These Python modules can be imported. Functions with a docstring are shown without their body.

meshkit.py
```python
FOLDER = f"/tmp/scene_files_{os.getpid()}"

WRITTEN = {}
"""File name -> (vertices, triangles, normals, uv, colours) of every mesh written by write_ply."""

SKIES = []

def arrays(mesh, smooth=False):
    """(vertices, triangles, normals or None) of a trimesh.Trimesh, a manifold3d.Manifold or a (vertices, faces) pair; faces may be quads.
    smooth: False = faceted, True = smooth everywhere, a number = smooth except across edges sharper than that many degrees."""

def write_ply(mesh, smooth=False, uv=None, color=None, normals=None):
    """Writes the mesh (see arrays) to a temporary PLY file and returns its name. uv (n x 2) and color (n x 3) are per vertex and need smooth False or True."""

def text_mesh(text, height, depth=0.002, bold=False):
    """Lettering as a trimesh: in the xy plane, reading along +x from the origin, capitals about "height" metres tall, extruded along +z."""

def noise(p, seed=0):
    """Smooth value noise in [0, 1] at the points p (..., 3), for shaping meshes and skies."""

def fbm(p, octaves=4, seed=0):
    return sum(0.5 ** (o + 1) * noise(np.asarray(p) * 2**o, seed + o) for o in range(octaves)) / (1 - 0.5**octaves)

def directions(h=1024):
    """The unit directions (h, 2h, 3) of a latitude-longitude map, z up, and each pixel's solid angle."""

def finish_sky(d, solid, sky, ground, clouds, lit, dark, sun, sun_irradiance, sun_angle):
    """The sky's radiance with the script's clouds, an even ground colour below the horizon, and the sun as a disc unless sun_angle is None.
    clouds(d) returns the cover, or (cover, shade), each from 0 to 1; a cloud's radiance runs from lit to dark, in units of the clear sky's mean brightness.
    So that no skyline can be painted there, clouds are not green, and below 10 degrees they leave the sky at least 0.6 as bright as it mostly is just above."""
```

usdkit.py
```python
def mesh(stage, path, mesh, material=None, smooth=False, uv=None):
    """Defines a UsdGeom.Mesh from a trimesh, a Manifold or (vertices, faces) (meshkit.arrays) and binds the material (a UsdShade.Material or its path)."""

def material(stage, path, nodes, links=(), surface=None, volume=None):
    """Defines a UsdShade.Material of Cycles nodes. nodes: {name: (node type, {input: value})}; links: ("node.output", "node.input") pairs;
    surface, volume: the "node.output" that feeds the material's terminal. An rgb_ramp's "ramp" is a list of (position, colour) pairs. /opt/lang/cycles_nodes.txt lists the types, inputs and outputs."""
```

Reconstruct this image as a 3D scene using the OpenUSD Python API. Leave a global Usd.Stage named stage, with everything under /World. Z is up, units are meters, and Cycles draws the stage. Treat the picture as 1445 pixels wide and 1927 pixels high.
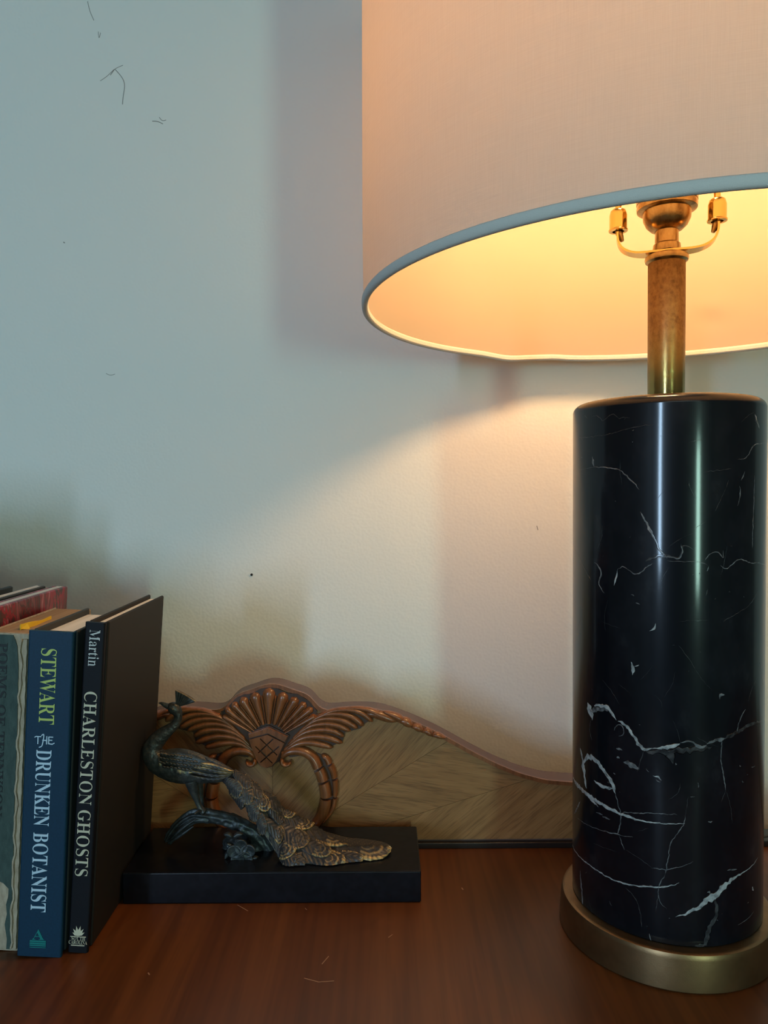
import math, numpy as np, trimesh, usdkit, meshkit
import manifold3d as m3
from scipy.interpolate import CubicSpline, PchipInterpolator
from shapely.geometry import Polygon, LineString, MultiPolygon
from shapely import affinity, union_all
from pxr import Usd, UsdGeom, UsdLux, UsdShade, Gf, Sdf, Vt
rng = np.random.default_rng(7)
stage = Usd.Stage.CreateInMemory()
UsdGeom.SetStageUpAxis(stage, 'Z'); UsdGeom.SetStageMetersPerUnit(stage, 1.0)
W = UsdGeom.Xform.Define(stage, '/World'); UsdGeom.Scope.Define(stage, '/World/Looks')
PI = math.pi
# ---------------------------------------------------------------- camera, lights, exposure
L = 0.52                       # camera-to-lamp distance in metres; layout numbers below are in units of L
TZ = 0.76                      # height of the dresser top
EYE = TZ + 0.597 * L           # camera height
FPX, PITCH, ROLL = 1399.7, math.radians(-1.6), math.radians(-0.346)
cp, sp, cr, sr = math.cos(PITCH), math.sin(PITCH), math.cos(ROLL), math.sin(ROLL)
EXPOSURE = 0.3
BULB_POWER, BULB_COLOR = 120.0, (1.0, 0.575, 0.25)
WIN_1, WIN_1_COLOR = 46.0, (0.50, 0.74, 1.0)      # left sash, out of view, lighting wall and marble: blue sky
WIN_2, WIN_2_COLOR = 28.0, (0.58, 1.0, 0.84)      # right sash, out of view, lighting wall and marble: light through leaves
FILL_WIN_3, FILL_WIN_3_COLOR = 2.4, (0.84, 1.0, 0.95)       # wide transom added high in the same wall as soft fill
fw = np.array([0, cp, sp]); uv0 = np.array([0, -sp, cp]); ex = np.array([1.0, 0, 0])
CR, CU = cr * ex + sr * uv0, -sr * ex + cr * uv0
cam = UsdGeom.Camera.Define(stage, '/World/camera')
cam.AddTransformOp().Set(Gf.Matrix4d(*CR, 0, *CU, 0, *(-fw), 0, 0, 0, EYE, 1))
cam.CreateHorizontalApertureAttr(36.0); cam.CreateVerticalApertureAttr(36.0 * 1927 / 1445)
cam.CreateFocalLengthAttr(36.0 * FPX / 1445); cam.CreateClippingRangeAttr(Gf.Vec2f(0.02, 100)); cam.CreateExposureAttr(EXPOSURE)
WALL_Y, FRONT_Y, X0, X1, CEIL = 1.48 * L, -2.6, -2.0, 2.1, 2.5
LAMP_X, LAMP_Y = 0.3786 * L, 1.0 * L
def rect_light(name, x, y, z, w, h, inten, col, rot):
    l = UsdLux.RectLight.Define(stage, '/World/' + name)
    l.AddTranslateOp().Set(Gf.Vec3d(x, y, z)); l.AddRotateXYZOp().Set(Gf.Vec3f(*rot))
    l.CreateWidthAttr(w); l.CreateHeightAttr(h); l.CreateIntensityAttr(inten); l.CreateColorAttr(Gf.Vec3f(*col)); l.CreateNormalizeAttr(False)
WINS = [(-1.40, 0.70, 1.78, 0.19), (1.08, 0.62, 1.28, 0.24)]   # x, sill, head, width of the two unseen narrow sashes
rect_light('daylight', WINS[0][0], FRONT_Y - 0.02, (WINS[0][1] + WINS[0][2]) / 2, WINS[0][3], WINS[0][2] - WINS[0][1], WIN_1, WIN_1_COLOR, (90, 0, 0))
rect_light('daylight_001', WINS[1][0], FRONT_Y - 0.02, (WINS[1][1] + WINS[1][2]) / 2, WINS[1][3], WINS[1][2] - WINS[1][1], WIN_2, WIN_2_COLOR, (90, 0, 0))
ADDED_TRANSOM = (-1.3, 1.2, 1.86, 2.24)
rect_light('daylight_002', (ADDED_TRANSOM[0] + ADDED_TRANSOM[1]) / 2, FRONT_Y - 0.02, (ADDED_TRANSOM[2] + ADDED_TRANSOM[3]) / 2, ADDED_TRANSOM[1] - ADDED_TRANSOM[0], ADDED_TRANSOM[3] - ADDED_TRANSOM[2], FILL_WIN_3, FILL_WIN_3_COLOR, (90, 0, 0))  # added fill light, softens the shadows from above and behind

# ---------------------------------------------------------------- helpers
used, AT = {}, {}
def path_for(name, parent=None):
    base = (str(parent.GetPath()) if parent is not None else '/World') + '/' + name
    k = used.get(base, 0); used[base] = k + 1
    return base if k == 0 else f'{base}_{k:03d}'
def tag(p, label=None, cat=None, group=None, kind=None):
    for k, v in (('label', label), ('category', cat), ('group', group), ('kind', kind)):
        if v: p.SetCustomDataByKey(k, v)
    return p
def thing(name, label, cat, group=None, loc=(0, 0, 0), roty=0.0):
    x = UsdGeom.Xform.Define(stage, path_for(name)); x.AddTranslateOp().Set(Gf.Vec3d(*map(float, loc)))
    if roty: x.AddRotateYOp().Set(float(roty))
    AT[str(x.GetPath())] = np.array(loc, float) * (roty == 0)   # parts of a leaning thing are given in its own frame
    return tag(x.GetPrim(), label, cat, group)
def obj(name, mesh, mat, parent=None, smooth=False, attr=None, label=None, kind=None):
    """attr: {primvar: per-vertex floats}. Parts of a thing are given in world coordinates and moved to the thing's base."""
    v, f, n = meshkit.arrays(mesh, smooth if attr is None else (True if smooth else False))
    if parent is not None:
        p = parent
        while p.GetPath().pathElementCount > 2: p = p.GetParent()
        v = v - AT.get(str(p.GetPath()), 0)
    path = path_for(name, parent)
    m = UsdGeom.Mesh.Define(stage, path)
    m.CreatePointsAttr(Vt.Vec3fArray.FromNumpy(v.astype(np.float32)))
    m.CreateFaceVertexCountsAttr(Vt.IntArray.FromNumpy(np.full(len(f), 3, np.int32)))
    m.CreateFaceVertexIndicesAttr(Vt.IntArray.FromNumpy(f.astype(np.int32).ravel()))
    m.CreateSubdivisionSchemeAttr('none')
    if n is not None:
        m.CreateNormalsAttr(Vt.Vec3fArray.FromNumpy(n.astype(np.float32))); m.SetNormalsInterpolation('vertex')
    for k, a in (attr or {}).items():
        UsdGeom.PrimvarsAPI(m).CreatePrimvar(k, Sdf.ValueTypeNames.FloatArray, 'vertex').Set(Vt.FloatArray.FromNumpy(np.asarray(a, np.float32)))
    UsdShade.MaterialBindingAPI.Apply(m.GetPrim()).Bind(mat)
    return tag(m.GetPrim(), label, kind=kind)
cat = trimesh.util.concatenate
def box(x0, x1, y0, y1, z0, z1):
    m = trimesh.creation.box([x1 - x0, y1 - y0, z1 - z0]); m.apply_translation([(x0 + x1) / 2, (y0 + y1) / 2, (z0 + z1) / 2]); return m
def rbox(x0, x1, y0, y1, z0, z1, r=0.001, seg=8):
    """A box with rounded edges."""
    ps = [m3.Manifold.sphere(r, seg).translate((x, y, z)) for x in (x0 + r, x1 - r) for y in (y0 + r, y1 - r) for z in (z0 + r, z1 - r)]
    return m3.Manifold.batch_hull(ps)
def lathe(prof, n=96, cx=0.0, cy=0.0):
    p = np.array(prof, float); k = len(p); a = np.arange(n) * 2 * PI / n
    v = np.stack([cx + p[:, None, 0] * np.cos(a), cy + p[:, None, 0] * np.sin(a), np.broadcast_to(p[:, None, 1], (k, n))], -1).reshape(-1, 3)
    i, j = np.meshgrid(np.arange(k - 1), np.arange(n), indexing='ij')
    q = np.stack([i * n + j, i * n + (j + 1) % n, (i + 1) * n + (j + 1) % n, (i + 1) * n + j], -1).reshape(-1, 4)
    return (v, q)
def grid(V, closed=False, caps=False):
    """V: (k, n, 3) rings -> mesh; closed joins the last column to the first."""
    k, n = V.shape[:2]; v = V.reshape(-1, 3); m = n if closed else n - 1
    i, j = np.meshgrid(np.arange(k - 1), np.arange(m), indexing='ij')
    q = np.stack([i * n + j, i * n + (j + 1) % n, (i + 1) * n + (j + 1) % n, (i + 1) * n + j], -1).reshape(-1, 4)
    f = np.vstack([q[:, [0, 1, 2]], q[:, [0, 2, 3]]])
    if caps:
        a, b = len(v), len(v) + 1; v = np.vstack([v, V[0].mean(0), V[-1].mean(0)]); j = np.arange(n); o = (k - 1) * n
        f = np.vstack([f, np.c_[np.full(n, a), (j + 1) % n, j], np.c_[np.full(n, b), o + j, o + (j + 1) % n]])
    return trimesh.Trimesh(v, f, process=False)
def spline(pts, n):
    p = np.array(pts, float); d = np.r_[0, np.cumsum(np.linalg.norm(np.diff(p[:, :3] if p.shape[1] > 3 else p[:, :2], axis=0), axis=1))]; d /= d[-1]
    t = np.linspace(0, 1, n)
    if len(p) == 2: return p[0] + t[:, None] * (p[1] - p[0])
    return PchipInterpolator(d, p)(t) if len(p) > 12 and False else CubicSpline(d, p, bc_type='natural')(t)
def tube(pts, radii, sides=16, n=None, flat=1.0):
    """A swept round (or flattened) tube through the points with capped ends."""
    p = np.array(pts, float); r = np.broadcast_to(np.array(radii, float), (len(p),))
    if n: s = spline(np.c_[p, r], n); p, r = s[:, :3], np.maximum(s[:, 3], 1e-5)
    t = np.gradient(p, axis=0); t /= np.linalg.norm(t, axis=1, keepdims=True)
    a = np.cross(t[0], [0, 1.0, 0]); a = a if np.linalg.norm(a) > .1 else np.cross(t[0], [1.0, 0, 0]); A = []
    for k in range(len(p)):
        a = a - t[k] * (a @ t[k]); a /= np.linalg.norm(a); A.append(a)
    A = np.array(A); B = np.cross(t, A); g = np.arange(sides) * 2 * PI / sides
    V = p[:, None] + r[:, None, None] * (np.cos(g)[None, :, None] * A[:, None] + flat * np.sin(g)[None, :, None] * B[:, None])
    return grid(V, True, True)
def ray(u, v):
    return fw + CR * ((u - 722.5) / FPX) - CU * ((v - 963.5) / FPX)
def on_y(u, v, Y):
    """Where the traced outline point (u, v) of the photograph meets the upright plane at depth Y (metres)."""
    r = ray(u, v); return np.array([0, 0, EYE]) + r * (Y / r[1])
def on_z(u, v, Z):
    r = ray(u, v); return np.array([0, 0, EYE]) + r * ((Z - EYE) / r[2])
def extrude_xz(poly, y0, y1):
    """A polygon in the x-z plane pulled from y0 to y1."""
    gs = [poly] if poly.geom_type == 'Polygon' else [g for g in poly.geoms if g.geom_type == 'Polygon']
    out = []
    for g in gs:
        if g.area < 1e-10: continue
        m = trimesh.creation.extrude_polygon(g, y1 - y0, engine='earcut'); v = m.vertices
        m = trimesh.Trimesh(np.c_[v[:, 0], y1 - v[:, 2], v[:, 1]], m.faces, process=False); out.append(m)
    return cat(out)
def half_round(path, widths, Y, h, scale=1.0, off=(0, 0), n=None, sec=9, taper=True, prof=0.5, wave=None, ends=(1, 1)):
    """A carved half-round strip lying on the upright plane at depth Y, bulging h metres towards the room. path and widths in traced pixels."""
    p = np.array(path, float) / scale + np.array(off); w = np.broadcast_to(np.array(widths, float), (len(p),)) / scale
    q = np.c_[p, w]; n = n or max(10, int(np.linalg.norm(np.diff(p, axis=0), axis=1).sum() / 3)); s = spline(q, n); p, w = s[:, :2], np.maximum(s[:, 2], .05)
    t = np.gradient(p, axis=0); t /= np.linalg.norm(t, axis=1, keepdims=True); nn = np.c_[-t[:, 1], t[:, 0]]
    e = np.linspace(0, 1, n); env = np.ones(n)
    if taper:
        d = np.r_[0, np.cumsum(np.linalg.norm(np.diff(p, axis=0), axis=1))]; wm = w.max() * .5
        if ends[0]: env = np.minimum(env, np.sqrt(np.clip(1 - (1 - np.clip(d / wm, 0, 1)) ** 2, .02, 1)))
        if ends[1]: env = np.minimum(env, np.sqrt(np.clip(1 - (1 - np.clip((d[-1] - d) / wm, 0, 1)) ** 2, .02, 1)))
    sg = np.sin(np.linspace(-PI / 2, PI / 2, sec)); V = np.zeros((n, sec + 2, 3))
    wl = w / w.max()
    for k in range(n):
        for j, q in enumerate(sg):
            uvp = p[k] + nn[k] * q * w[k] * .5 * env[k]; hh = h * (1 - q * q) ** prof * env[k] * (.5 + .5 * wl[k])
            V[k, j + 1] = on_y(*uvp, Y) - [0, hh, 0]
        V[k, 0] = V[k, 1] + [0, .0005, 0]; V[k, -1] = V[k, -2] + [0, .0005, 0]
    return grid(V, True, True)
# ---------------------------------------------------------------- materials
def mat(name, base=(.5, .5, .5), rough=.5, metal=0.0, spec=None, noise=None, bump=None, coat=0.0, attr=None, extra=None):
    """noise: (scale xyz, detail, [(position, colour)...]) ; bump: (scale xyz, strength, distance) ; attr: (primvar, colour, low, high, metal)"""
    N = {'p': ('principled_bsdf', {'base_color': base, 'roughness': rough, 'metallic': metal})}; K = []
    if spec is not None: N['p'][1]['specular_ior_level'] = spec
    if coat: N['p'][1].update({'coat_weight': coat, 'coat_roughness': .11})
    if noise or bump: N['g'] = ('geometry', {})
    col = None
    if noise:
        N['m1'] = ('mapping', {'scale': noise[0]}); N['n1'] = ('noise_texture', {'scale': 1.0, 'detail': noise[1], 'roughness': .6}); N['r1'] = ('rgb_ramp', {'ramp': noise[2]})
        K += [('g.position', 'm1.vector'), ('m1.vector', 'n1.vector'), ('n1.fac', 'r1.fac')]; col = 'r1.color'
    if attr:
        N['a'] = ('attribute', {'attribute': attr[0]}); N['am'] = ('map_range', {'from_min': attr[2], 'from_max': attr[3], 'to_min': 0.0, 'to_max': 1.0})
        N['mx'] = ('mix', {'mix_type': 'mix', 'color1': base, 'color2': attr[1]}); K += [('a.fac', 'am.value'), ('am.result', 'mx.fac')]
        if col: K.append((col, 'mx.color1'))
        col = 'mx.color'
    if col: K.append((col, 'p.base_color'))
    if bump:
        N['m2'] = ('mapping', {'scale': bump[0]}); N['n2'] = ('noise_texture', {'scale': 1.0, 'detail': 0.0}); N['b'] = ('bump', {'strength': bump[1], 'distance': bump[2]})
        K += [('g.position', 'm2.vector'), ('m2.vector', 'n2.vector'), ('n2.fac', 'b.height'), ('b.normal', 'p.normal')]
    return usdkit.material(stage, '/World/Looks/' + name, N, K, surface='p.BSDF')
# ---------------------------------------------------------------- serif letter outlines (letter|advance|rings, capitals 140 units tall)
GLYPHS = {}
for _line in """
A|134|-3,6 5,7 11,14 63,142 69,143 119,22 127,9 132,6 136,6 136,0 70,0 70,6 77,6 82,7 87,12 87,17 85,22 77,41 31,40 23,20 23,13 24,11 29,6 39,6 39,0 -3,0;53,96 35,49 74,49 54,97
B|136|5,0 5,6 14,6 19,9 23,18 23,121 21,127 18,131 12,134 5,134 5,140 83,139 100,136 112,129 118,123 122,113 122,102 120,97 117,91 111,85 102,80 91,77 90,76 102,72 113,68 122,60 126,53 129,43 128,32 126,25 120,16 114,10 104,5 88,1;56,71 58,11 62,8 75,8 84,11 90,19 92,32 92,50 88,60 84,65 79,68 65,71;56,78 66,77 73,79 81,83 85,88 87,100 87,117 83,126 79,130 75,132 61,133 59,132 57,129
C|144|8,65 8,75 10,90 18,109 29,124 42,134 57,140 72,143 90,142 99,140 116,134 121,134 127,138 129,143 134,142 134,95 129,95 121,111 116,119 108,126 99,132 88,136 75,136 68,134 62,130 56,124 51,116 45,95 44,81 45,52 49,33 56,21 63,14 69,10 81,7 89,7 98,9 111,14 121,21 131,32 134,31 137,28 137,26 125,13 117,6 100,-1 82,-4 60,-1 42,6 32,13 25,20 17,31 11,47
D|152|4,135 5,140 82,139 104,134 116,129 124,122 133,112 138,103 142,90 144,80 144,60 141,46 136,32 130,22 122,14 116,10 105,5 92,1 80,0 6,0 6,6 12,6 19,9 21,12 23,18 23,120 21,127 18,131 14,134;56,15 59,9 67,7 76,8 86,11 96,19 99,24 102,29 106,45 107,56 107,85 104,104 99,115 95,121 88,128 78,132 64,133 58,129 56,125
E|136|4,0 4,5 17,7 21,12 23,17 23,122 21,128 18,132 12,134 5,134 5,140 122,140 122,98 117,99 116,108 112,118 107,123 101,127 93,130 79,132 64,132 61,131 58,129 56,125 56,75 68,76 77,80 82,85 85,92 88,106 93,106 93,36 88,36 87,44 85,54 82,60 77,64 68,68 56,68 56,16 58,11 64,9 81,9 98,12 106,16 116,26 121,32 126,44 131,44 124,0
F|124|4,134 4,140 121,140 121,98 116,98 114,106 110,117 102,126 99,128 81,132 62,132 59,131 56,128 56,76 65,76 76,80 80,85 84,91 87,101 87,106 93,106 93,37 87,36 85,52 82,57 77,63 69,67 56,69 57,15 58,12 62,8 70,6 78,6 79,0 5,0 5,6 10,6 18,9 20,11 23,19 23,121 22,125 18,131 12,134
G|156|9,61 9,85 16,105 26,121 42,134 59,141 72,143 91,142 101,140 115,134 120,134 126,138 129,143 134,143 134,95 129,95 126,103 119,115 109,126 103,130 88,136 76,136 63,131 55,121 48,106 45,82 45,58 46,46 50,32 54,22 59,15 68,8 75,5 92,4 99,6 104,12 105,18 105,44 103,50 100,53 93,55 85,56 85,61 154,61 154,56 147,55 141,53 137,47 136,9 117,1 95,-3 71,-3 57,0 49,3 33,12 21,25 13,41
H|161|5,0 5,6 11,6 18,9 22,14 23,18 23,122 21,128 18,131 13,134 5,134 5,140 74,140 74,134 63,133 59,131 57,127 57,77 105,77 105,119 104,128 101,131 98,133 87,134 87,140 156,140 156,134 147,134 142,131 138,122 138,20 141,11 144,8 150,6 156,6 156,0 87,0 87,6 93,6 99,8 103,12 104,16 105,68 56,67 57,15 58,11 63,7 68,6 74,6 74,0
I|80|4,0 4,6 12,6 18,9 23,17 23,125 21,129 17,133 4,134 4,140 75,140 75,134 69,134 60,131 56,124 56,18 58,12 61,9 67,6 75,6 75,0
K|156|5,0 5,6 11,6 18,8 21,11 23,17 23,123 21,128 18,131 14,134 6,134 6,140 75,139 74,134 69,134 61,132 57,126 57,73 101,117 107,125 107,130 105,132 98,134 90,134 90,140 149,139 149,134 141,134 134,132 117,121 83,87 143,13 152,6 159,6 159,0 86,0 87,6 99,6 102,9 102,13 97,20 61,65 56,61 56,18 58,13 61,9 65,6 74,6 75,0
L|131|5,0 5,6 11,6 18,9 22,14 23,18 23,123 18,131 10,134 5,134 5,140 77,140 77,134 64,134 58,128 56,124 57,14 60,10 65,9 81,9 97,12 104,16 114,25 123,40 125,47 131,48 124,0
M|195|4,0 4,6 10,6 17,8 21,12 23,17 23,125 19,131 14,134 5,134 5,140 57,140 97,45 101,51 138,140 190,139 189,134 185,134 177,131 173,127 172,122 172,18 176,9 182,6 189,6 189,0 122,0 122,6 127,6 135,9 137,11 139,17 139,119 134,109 89,0 82,0 36,113 34,116 33,116 33,17 35,11 38,8 44,6 52,6 52,0
N|151|6,0 6,6 15,6 21,11 23,20 23,119 11,134 6,134 6,140 48,140 120,52 119,125 117,130 114,132 106,134 102,134 102,140 147,140 147,134 138,134 132,130 129,120 129,-4 124,-4 122,-1 37,103 33,106 33,19 36,10 42,6 51,6 51,0
O|161|9,61 9,78 11,90 15,102 22,114 33,126 45,134 60,141 72,143 91,143 102,141 112,137 126,129 135,120 143,109 150,93 153,79 153,61 151,53 147,39 141,28 126,12 119,7 108,1 92,-3 76,-4 59,-1 43,6 36,11 26,20 18,31 11,47;45,55 47,40 51,27 58,14 66,8 78,4 88,4 100,10 107,18 113,34 115,44 117,60 116,88 114,101 110,113 104,124 95,132 86,136 71,135 61,130 54,121 49,110 45,93
P|128|5,0 5,6 11,6 18,9 22,14 23,18 23,122 21,128 18,131 13,134 5,134 5,140 85,139 100,136 112,130 121,121 124,113 126,104 125,94 123,87 116,76 107,70 94,65 85,63 56,63 57,15 58,11 63,7 68,6 74,6 74,0;56,71 66,70 77,73 84,78 88,86 90,94 90,109 88,117 84,125 81,129 75,131 62,132 58,131 56,127
R|145|5,0 5,6 11,6 18,9 22,14 23,18 23,122 21,128 18,131 13,134 5,134 5,140 83,139 99,136 109,133 117,129 124,121 127,112 128,97 126,91 122,83 117,77 105,71 97,69 97,67 135,12 142,6 147,6 147,0 104,0 61,65 56,65 56,17 58,11 63,7 68,6 74,6 74,0;56,72 69,72 78,74 86,79 91,87 93,96 92,114 88,124 84,129 79,131 74,132 64,132 59,131 57,128
S|119|14,48 19,48 23,33 28,24 32,17 40,10 49,6 63,4 72,6 81,13 85,22 85,32 83,37 77,45 72,48 39,64 25,75 17,88 15,101 16,111 18,119 24,129 31,136 41,141 49,143 65,143 82,139 89,136 93,136 97,139 98,143 104,143 104,98 99,98 96,108 87,122 81,129 71,134 64,136 55,136 49,135 45,133 40,128 37,121 38,110 40,105 45,100 61,91 87,80 95,74 106,62 110,48 110,34 107,23 101,13 88,3 73,-2 50,-3 29,4 23,4 21,2 18,-4 14,-4
T|130|4,140 126,140 126,97 121,97 118,111 114,118 108,126 96,131 88,133 81,133 81,17 83,11 86,8 93,6 100,6 101,0 28,0 28,6 36,6 42,8 45,12 48,18 48,133 36,132 23,126 14,116 10,106 9,98 4,97
U|151|4,135 5,140 74,140 74,134 69,134 61,132 58,129 55,123 56,30 60,18 68,11 77,7 93,7 104,11 112,18 117,27 120,39 120,123 118,128 115,131 106,134 101,134 101,140 146,139 146,134 140,134 134,131 130,123 129,37 124,21 120,14 115,8 109,4 98,-1 87,-4 75,-4 63,-4 48,0 40,4 33,11 27,20 23,37 22,123 19,130 16,132
W|188|-5,135 -4,140 55,140 55,134 50,134 45,132 43,129 43,121 68,49 69,48 92,108 87,126 84,130 79,134 70,134 70,140 135,139 134,134 128,134 122,131 121,123 145,52 152,70 168,122 168,128 167,131 162,134 154,134 154,139 191,140 191,134 187,134 182,129 176,117 137,-3 131,-3 97,93 91,81 59,-3 53,-4 8,125 6,129 3,133
Y|131|-4,134 -4,140 63,140 63,134 53,134 48,131 48,127 66,88 76,70 102,112 107,121 106,130 100,134 90,134 90,139 135,139 135,134 129,133 121,126 82,63 83,15 87,9 94,6 100,6 101,0 31,0 31,6 37,6 45,9 48,15 49,56 10,126 4,132
a|105|6,25 11,34 21,43 38,51 61,59 60,81 56,88 52,90 46,91 36,90 32,86 32,83 38,74 37,65 33,61 26,58 18,59 16,60 11,67 10,75 13,83 19,90 25,93 36,97 61,97 73,95 79,92 85,86 90,73 90,17 90,12 92,11 95,11 99,13 101,9 101,8 97,4 84,-3 72,-3 68,-1 64,2 62,6 62,10 61,10 50,2 41,-1 33,-3 22,-2 14,1 9,8 6,14;37,21 38,14 43,11 52,11 60,17 61,20 61,52 51,49 42,42 37,33
r|88|6,0 6,5 13,7 15,9 16,15 16,80 14,88 6,90 6,95 45,95 45,79 54,90 63,96 67,97 77,97 85,94 88,88 89,78 87,73 83,70 80,68 70,69 65,73 62,79 56,80 52,77 49,74 46,66 46,12 47,9 51,6 60,5 60,0
t|70|6,85 6,92 30,116 38,127 39,130 44,130 44,95 64,95 63,85 44,85 44,22 46,16 47,14 52,12 57,14 60,17 63,23 68,21 63,10 53,1 43,-3 32,-3 23,0 18,5 15,15 15,85
i|61|6,5 13,7 15,9 16,15 16,80 14,88 6,90 6,95 45,95 45,13 48,7 50,6 55,5 55,0 6,0;16,122 16,131 18,136 22,140 27,142 35,142 40,140 44,136 46,131 46,122 45,119 41,114 36,112 29,111 21,114 18,117
n|117|6,5 13,7 16,11 16,15 16,80 16,84 13,89 6,90 6,95 45,95 46,84 58,94 68,97 85,97 90,95 95,90 100,79 102,69 102,12 105,6 112,5 112,0 62,0 62,5 68,6 72,12 72,75 70,81 66,83 59,83 54,81 48,77 45,72 45,12 49,6 55,5 55,0 6,0
""".strip().split('\n'):
    _c, _a, _r = _line.split('|')
    GLYPHS[_c] = (int(_a), [np.array([tuple(map(int, q.split(','))) for q in ring.split(' ')], float) for ring in _r.split(';')])
def word(text, cap, length=None, thin=0.0, space=70):
    """Lettering as one flat polygon set reading along +x from the origin; cap = capital height, length = total length; thin shaves the stems."""
    x, out = 0.0, []
    for c in text:
        if c == ' ': x += space; continue
        a, rings = GLYPHS[c]; g = Polygon()
        for r in rings: g = g.symmetric_difference(Polygon(r).buffer(0))
        if thin: g = g.intersection(affinity.translate(g, thin, 0)).buffer(1.2).buffer(-.4)
        out.append(affinity.translate(g, x, 0)); x += a
    g = union_all(out); b = g.bounds; k = cap / 140.0; kx = (length / (b[2] - b[0])) if length else k
    return affinity.affine_transform(g, [kx, 0, 0, k, -b[0] * kx, 0])
def on_spine(g, xc, ztop, cap):
    """Turns lettering to read downwards on an upright spine: its start at ztop, its middle line at xc."""
    return affinity.affine_transform(g, [0, 1, -1, 0, xc - cap / 2, ztop])
# ---------------------------------------------------------------- room
M_WALL = mat('wall_paint', (.78, .795, .745), .55, spec=.35, bump=((380, 380, 380), .07, .003))
M_ROOM = mat('room_paint', (.24, .23, .21), .9, spec=0.0)
M_FLOORM = mat('floor_boards', (.20, .12, .07), .6)
M_FRAME = mat('window_frame_paint', (.75, .75, .72), .45)
M_PANE = usdkit.material(stage, '/World/Looks/window_pane', {'t': ('transparent_bsdf', {}), 'g': ('glossy_bsdf', {'roughness': .02}), 'f': ('fresnel', {'IOR': 1.45}), 'm': ('mix_closure', {})}, [('t.BSDF', 'm.closure1'), ('g.BSDF', 'm.closure2'), ('f.fac', 'm.fac')], surface='m.closure')
M_MARK = mat('pencil_mark', (.30, .31, .28), .8)
M_HOLE = mat('nail_hole', (.015, .014, .013), .9)
wb = obj('wall_back', box(X0, X1, WALL_Y, WALL_Y + .1, 0, CEIL), M_WALL, label='cream painted wall behind the dresser', kind='structure')
def wall_mark(name, pts, wpx, m, seg=20):
    p = spline(pts, seg) if len(pts) > 2 else np.array(pts, float); ls = LineString([tuple(on_y(u, v, WALL_Y)[[0, 2]]) for u, v in p])
    obj(name, extrude_xz(ls.buffer(wpx * .5 * WALL_Y / FPX, cap_style=1, resolution=3), WALL_Y - .0001, WALL_Y + .0004), m, wb)
for pts, w in (([(165, 3), (169, 20), (176.5, 38)], 1.3), ([(185, 60), (186.5, 71), (189, 62)], 1.1), ([(189, 152), (203, 142), (215, 131), (231, 123)], 1.1), ([(208, 141), (215, 131)], 1.5),
               ([(217, 131), (234, 157), (232, 180), (230.5, 196)], 1.5), ([(287, 228), (297, 229), (306, 233)], 1.6), ([(300, 221), (306, 227), (312, 226)], 1.3), ([(1010, 990), (1012, 997)], 1.6), ([(200, 703), (208, 706), (216, 704)], 1.0)):
    wall_mark('scratch', pts, w, M_MARK)
M_CHIP = mat('paint_chip', (.86, .85, .82), .5)
for u, v in ((120, 456), (148, 1063), (181, 1058), (318, 1239), (700, 1322), (640, 700)):
    wall_mark('paint_speck', [(u, v), (u + 1.2, v + .8)], 2.2, M_MARK if u in (120, 700) else M_CHIP)
h = trimesh.creation.cylinder(radius=2.3 * WALL_Y / FPX, height=.0012, sections=20, transform=trimesh.transformations.rotation_matrix(PI / 2, [1, 0, 0])); h.apply_translation(on_y(473.5, 1081.5, WALL_Y - .0003)); obj('nail_hole', h, M_HOLE, wb, label='dark nail hole')
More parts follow.
